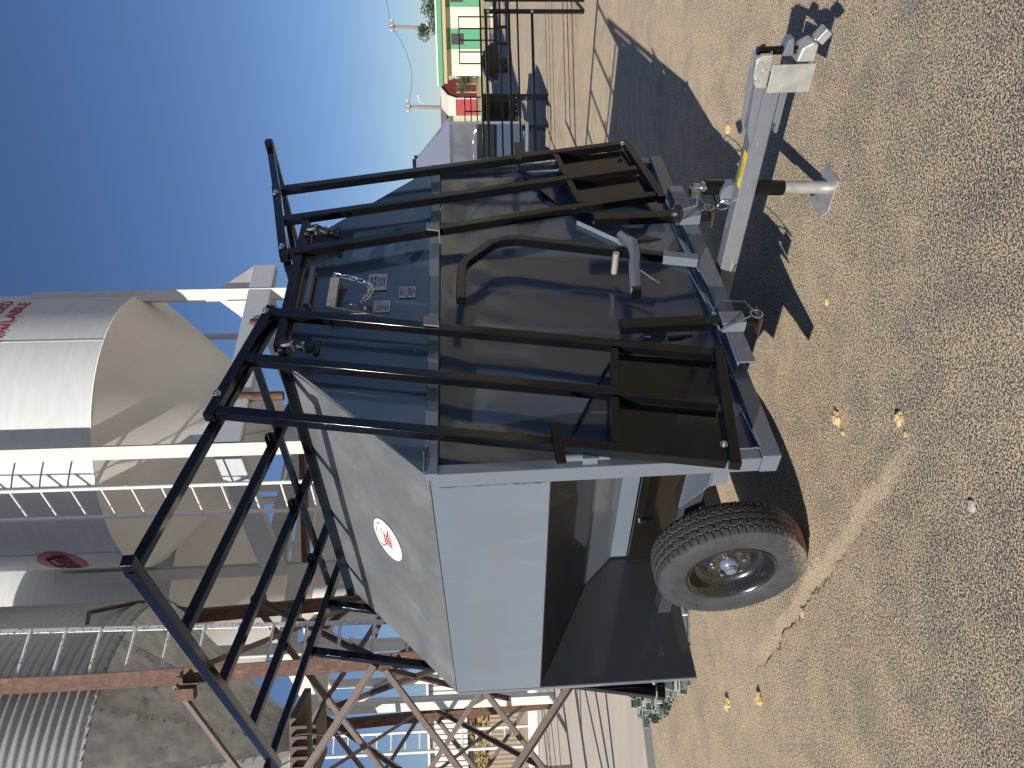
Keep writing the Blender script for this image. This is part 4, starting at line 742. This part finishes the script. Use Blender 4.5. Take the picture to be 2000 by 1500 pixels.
for k in range(1800):
    x = random.gauss(0, 2.6); y = random.gauss(0, 1.0); z = max(0, 1.5 * math.exp(-(x * x) / 14 - (y * y) / 2.4) + random.uniform(-.08, .08)); d = Vector((random.gauss(0, 1), random.gauss(0, 1), random.gauss(0, .4))).normalized() * .22; sp_.bar((x, y, z), Vector((x, y, z)) + d, .05, .03)
gx = 24; V = [((i / gx - .5) * 12, (j / gx - .5) * 5, 1.5 * math.exp(-(((i / gx - .5) * 12) ** 2) / 14 - (((j / gx - .5) * 5) ** 2) / 2.4) * (1 + .1 * noise.noise(Vector((i * .6, j * .6, 0)))) - .03) for j in range(gx + 1) for i in range(gx + 1)]
sp_.add(V, [(j * (gx + 1) + i, j * (gx + 1) + i + 1, (j + 1) * (gx + 1) + i + 1, (j + 1) * (gx + 1) + i) for j in range(gx) for i in range(gx)]); s_o = sp_.build('straw_heap', M_straw); s_o.location = (-12.5, 28.5, 0); tag(s_o, 'heap of loose straw behind the beige fence', 'straw', kind='stuff')

# ------------------------------------------------ steel post stack beside the trailer
M_tp = [mat('green_post_paint', (0.02, 0.045, 0.03), .5, coat=.2), mat('grey_post_paint', (0.13, 0.14, 0.14), .5), mat('post_end_paint', (0.42, 0.44, 0.40), .6)]
tb = empty('post_stack', (-2.07, 5.10, 0), 0, 'stack of dark green steel fence posts lying end on by the trailer', 'fence posts'); random.seed(3)
for c_ in range(17):
    for r_ in range(max(2, int(8.6 - .36 * c_))):
        y = .056 * c_ + .02 * (r_ % 2) + random.uniform(-.01, .01); x = random.uniform(-.05, .05) - .70 * y + .012 * r_; z = .035 + .058 * r_ + random.uniform(-.005, .008); L_ = 1.8
        mb = MB(); rot = Matrix.Rotation(random.uniform(-1.2, 1.2) + random.choice((0, 0, pi)), 3, 'X') @ Matrix.Rotation(random.uniform(-.02, .02), 3, 'Z')
        mb.box((x + L_ / 2, y, z), (L_, .038, .005), rot); mb.box(Vector((x + L_ / 2, y, z)) + rot @ Vector((0, 0, .019)), (L_, .005, .032), rot)
        for k in range(4): mb.box(Vector((x + .04 + k * .08, y, z)) + rot @ Vector((0, 0, -.009)), (.02, .016, .012), rot)
        po = mb.build('post', M_tp[random.choice((0, 0, 1))], tb)
        if random.random() < .75: MB().box((x - .003, y, z), (.004, .036, .008), rot).box(Vector((x - .003, y, z)) + rot @ Vector((0, 0, .018)), (.004, .007, .028), rot).build('painted_end', M_tp[2], po)
for x in (.25, .5): MB().pipe([(x, -.05, .03), (x, -.06, .46), (x, .10, .54), (x - .1, .5, .42), (x - .35, .95, .2), (x - .4, 1.02, .03)], .007, 6).build('band', M_cw, tb)

# ------------------------------------------------ loose bits on the ground
M_clod = mat('yellow_clod', (0.62, 0.47, 0.23), 0.95, col2=(0.44, 0.31, 0.14), nscale=40, bump=.5, bscale=120)
def clod(x, y, r, lab, mt=M_clod, grp='pale clods on the asphalt', cat='clod', name='clod', flat=.6):
    bm = bmesh.new(); bmesh.ops.create_icosphere(bm, subdivisions=3, radius=1)
    for v in bm.verts:
        n_ = 1 + .45 * noise.noise(v.co * 1.7 + Vector((x * 9, y * 7, 0))) + .25 * noise.noise(v.co * 5 + Vector((x, y, 3))); v.co = Vector((v.co.x * r * n_ * 1.25, v.co.y * r * n_ * .9, max(-.1 * r, v.co.z * r * n_ * flat + r * .3)))
    me = bpy.data.meshes.new(name); bm.to_mesh(me); bm.free(); me.materials.append(mt); o = bpy.data.objects.new(name, me); sc.collection.objects.link(o); o.location = (x, y, 0); return tag(o, lab, cat, grp)
clod(-.17, 2.96, .023, 'yellow clod nearer the trailer corner, with the smaller one below'); clod(-.155, 2.52, .020, 'yellow clod farther out from the trailer corner'); clod(-.225, 2.92, .010, 'small crumb beside the yellow clod nearer the trailer corner'); clod(-.205, 2.49, .009, 'small crumb beside the yellow clod farther out')
clod(-1.88, 4.36, .030, 'yellow clod by the trailer wheel, nearer the post stack'); clod(-1.65, 3.86, .028, 'yellow clod beyond the end of the sandy crack'); clod(1.36, 4.10, .022, 'yellow clod by the crank shadow near the tongue'); clod(.30, 3.02, .013, 'yellow clod in front of the trailer sill end')
M_stone = mat('pale_stone', (.42, .40, .35), .8); clod(-.395, 2.16, .014, 'pale broken stone lying alone on the asphalt', M_stone, None, 'stone', 'stone', .5)
clod(-1.05, 3.33, .018, 'flat tan pebble on the sandy crack', mat('tan_pebble', (.5, .38, .26), .8), None, 'pebble', 'pebble', .35)
clod(.92, 1.76, .009, 'tiny blue scrap lying on the asphalt below the tongue', mat('blue_scrap', (.03, .3, .5), .5), None, 'scrap', 'scrap', .5)
pb_ = MB(); random.seed(11)
for k in range(1500):
    y = random.uniform(1.2, 6.5); x = random.uniform(-.62, .62) * y; r_ = random.choice((.0015, .002, .0025, .003, .0045)) 
    o_ = Vector((x, y, r_ * .3)); q = [o_ + Vector((random.uniform(.7, 1.2) * r_ * cos(a_), random.uniform(.7, 1.2) * r_ * sin(a_), 0)) for a_ in (0, 1.26, 2.5, 3.77, 5.0)]
    tp = o_ + Vector((0, 0, r_ * .9)); pb_.add(q + [tp], [(i, (i + 1) % 5, 5) for i in range(5)])
tag(pb_.build('gravel', mat('loose_grit', (.45, .4, .33), .8, col2=(.1, .1, .1), nscale=9, lo=.45, hi=.5)), 'loose grit scattered over the asphalt', 'gravel', kind='stuff')
stw = MB()
for k in range(260):
    y = random.uniform(2.2, 6.5); x = random.uniform(-.55, .5) * y
    if k > 60: y = random.gauss(5.9, .5); x = -2.75 + random.gauss(0, .45) - .5 * (y - 5.9)
    if k > 60 and y > 6.0 - .35 * (x + 2.75): continue
    a_ = random.uniform(0, pi); L_ = random.uniform(.01, .05)
    stw.bar((x, y, .004), (x + L_ * cos(a_), y + L_ * sin(a_), .006), .0018, .0015)
tag(stw.build('straw_bits', mat('straw_bits', (.6, .48, .28), .8)), 'short straw bits lying over the asphalt', 'straw', kind='stuff')
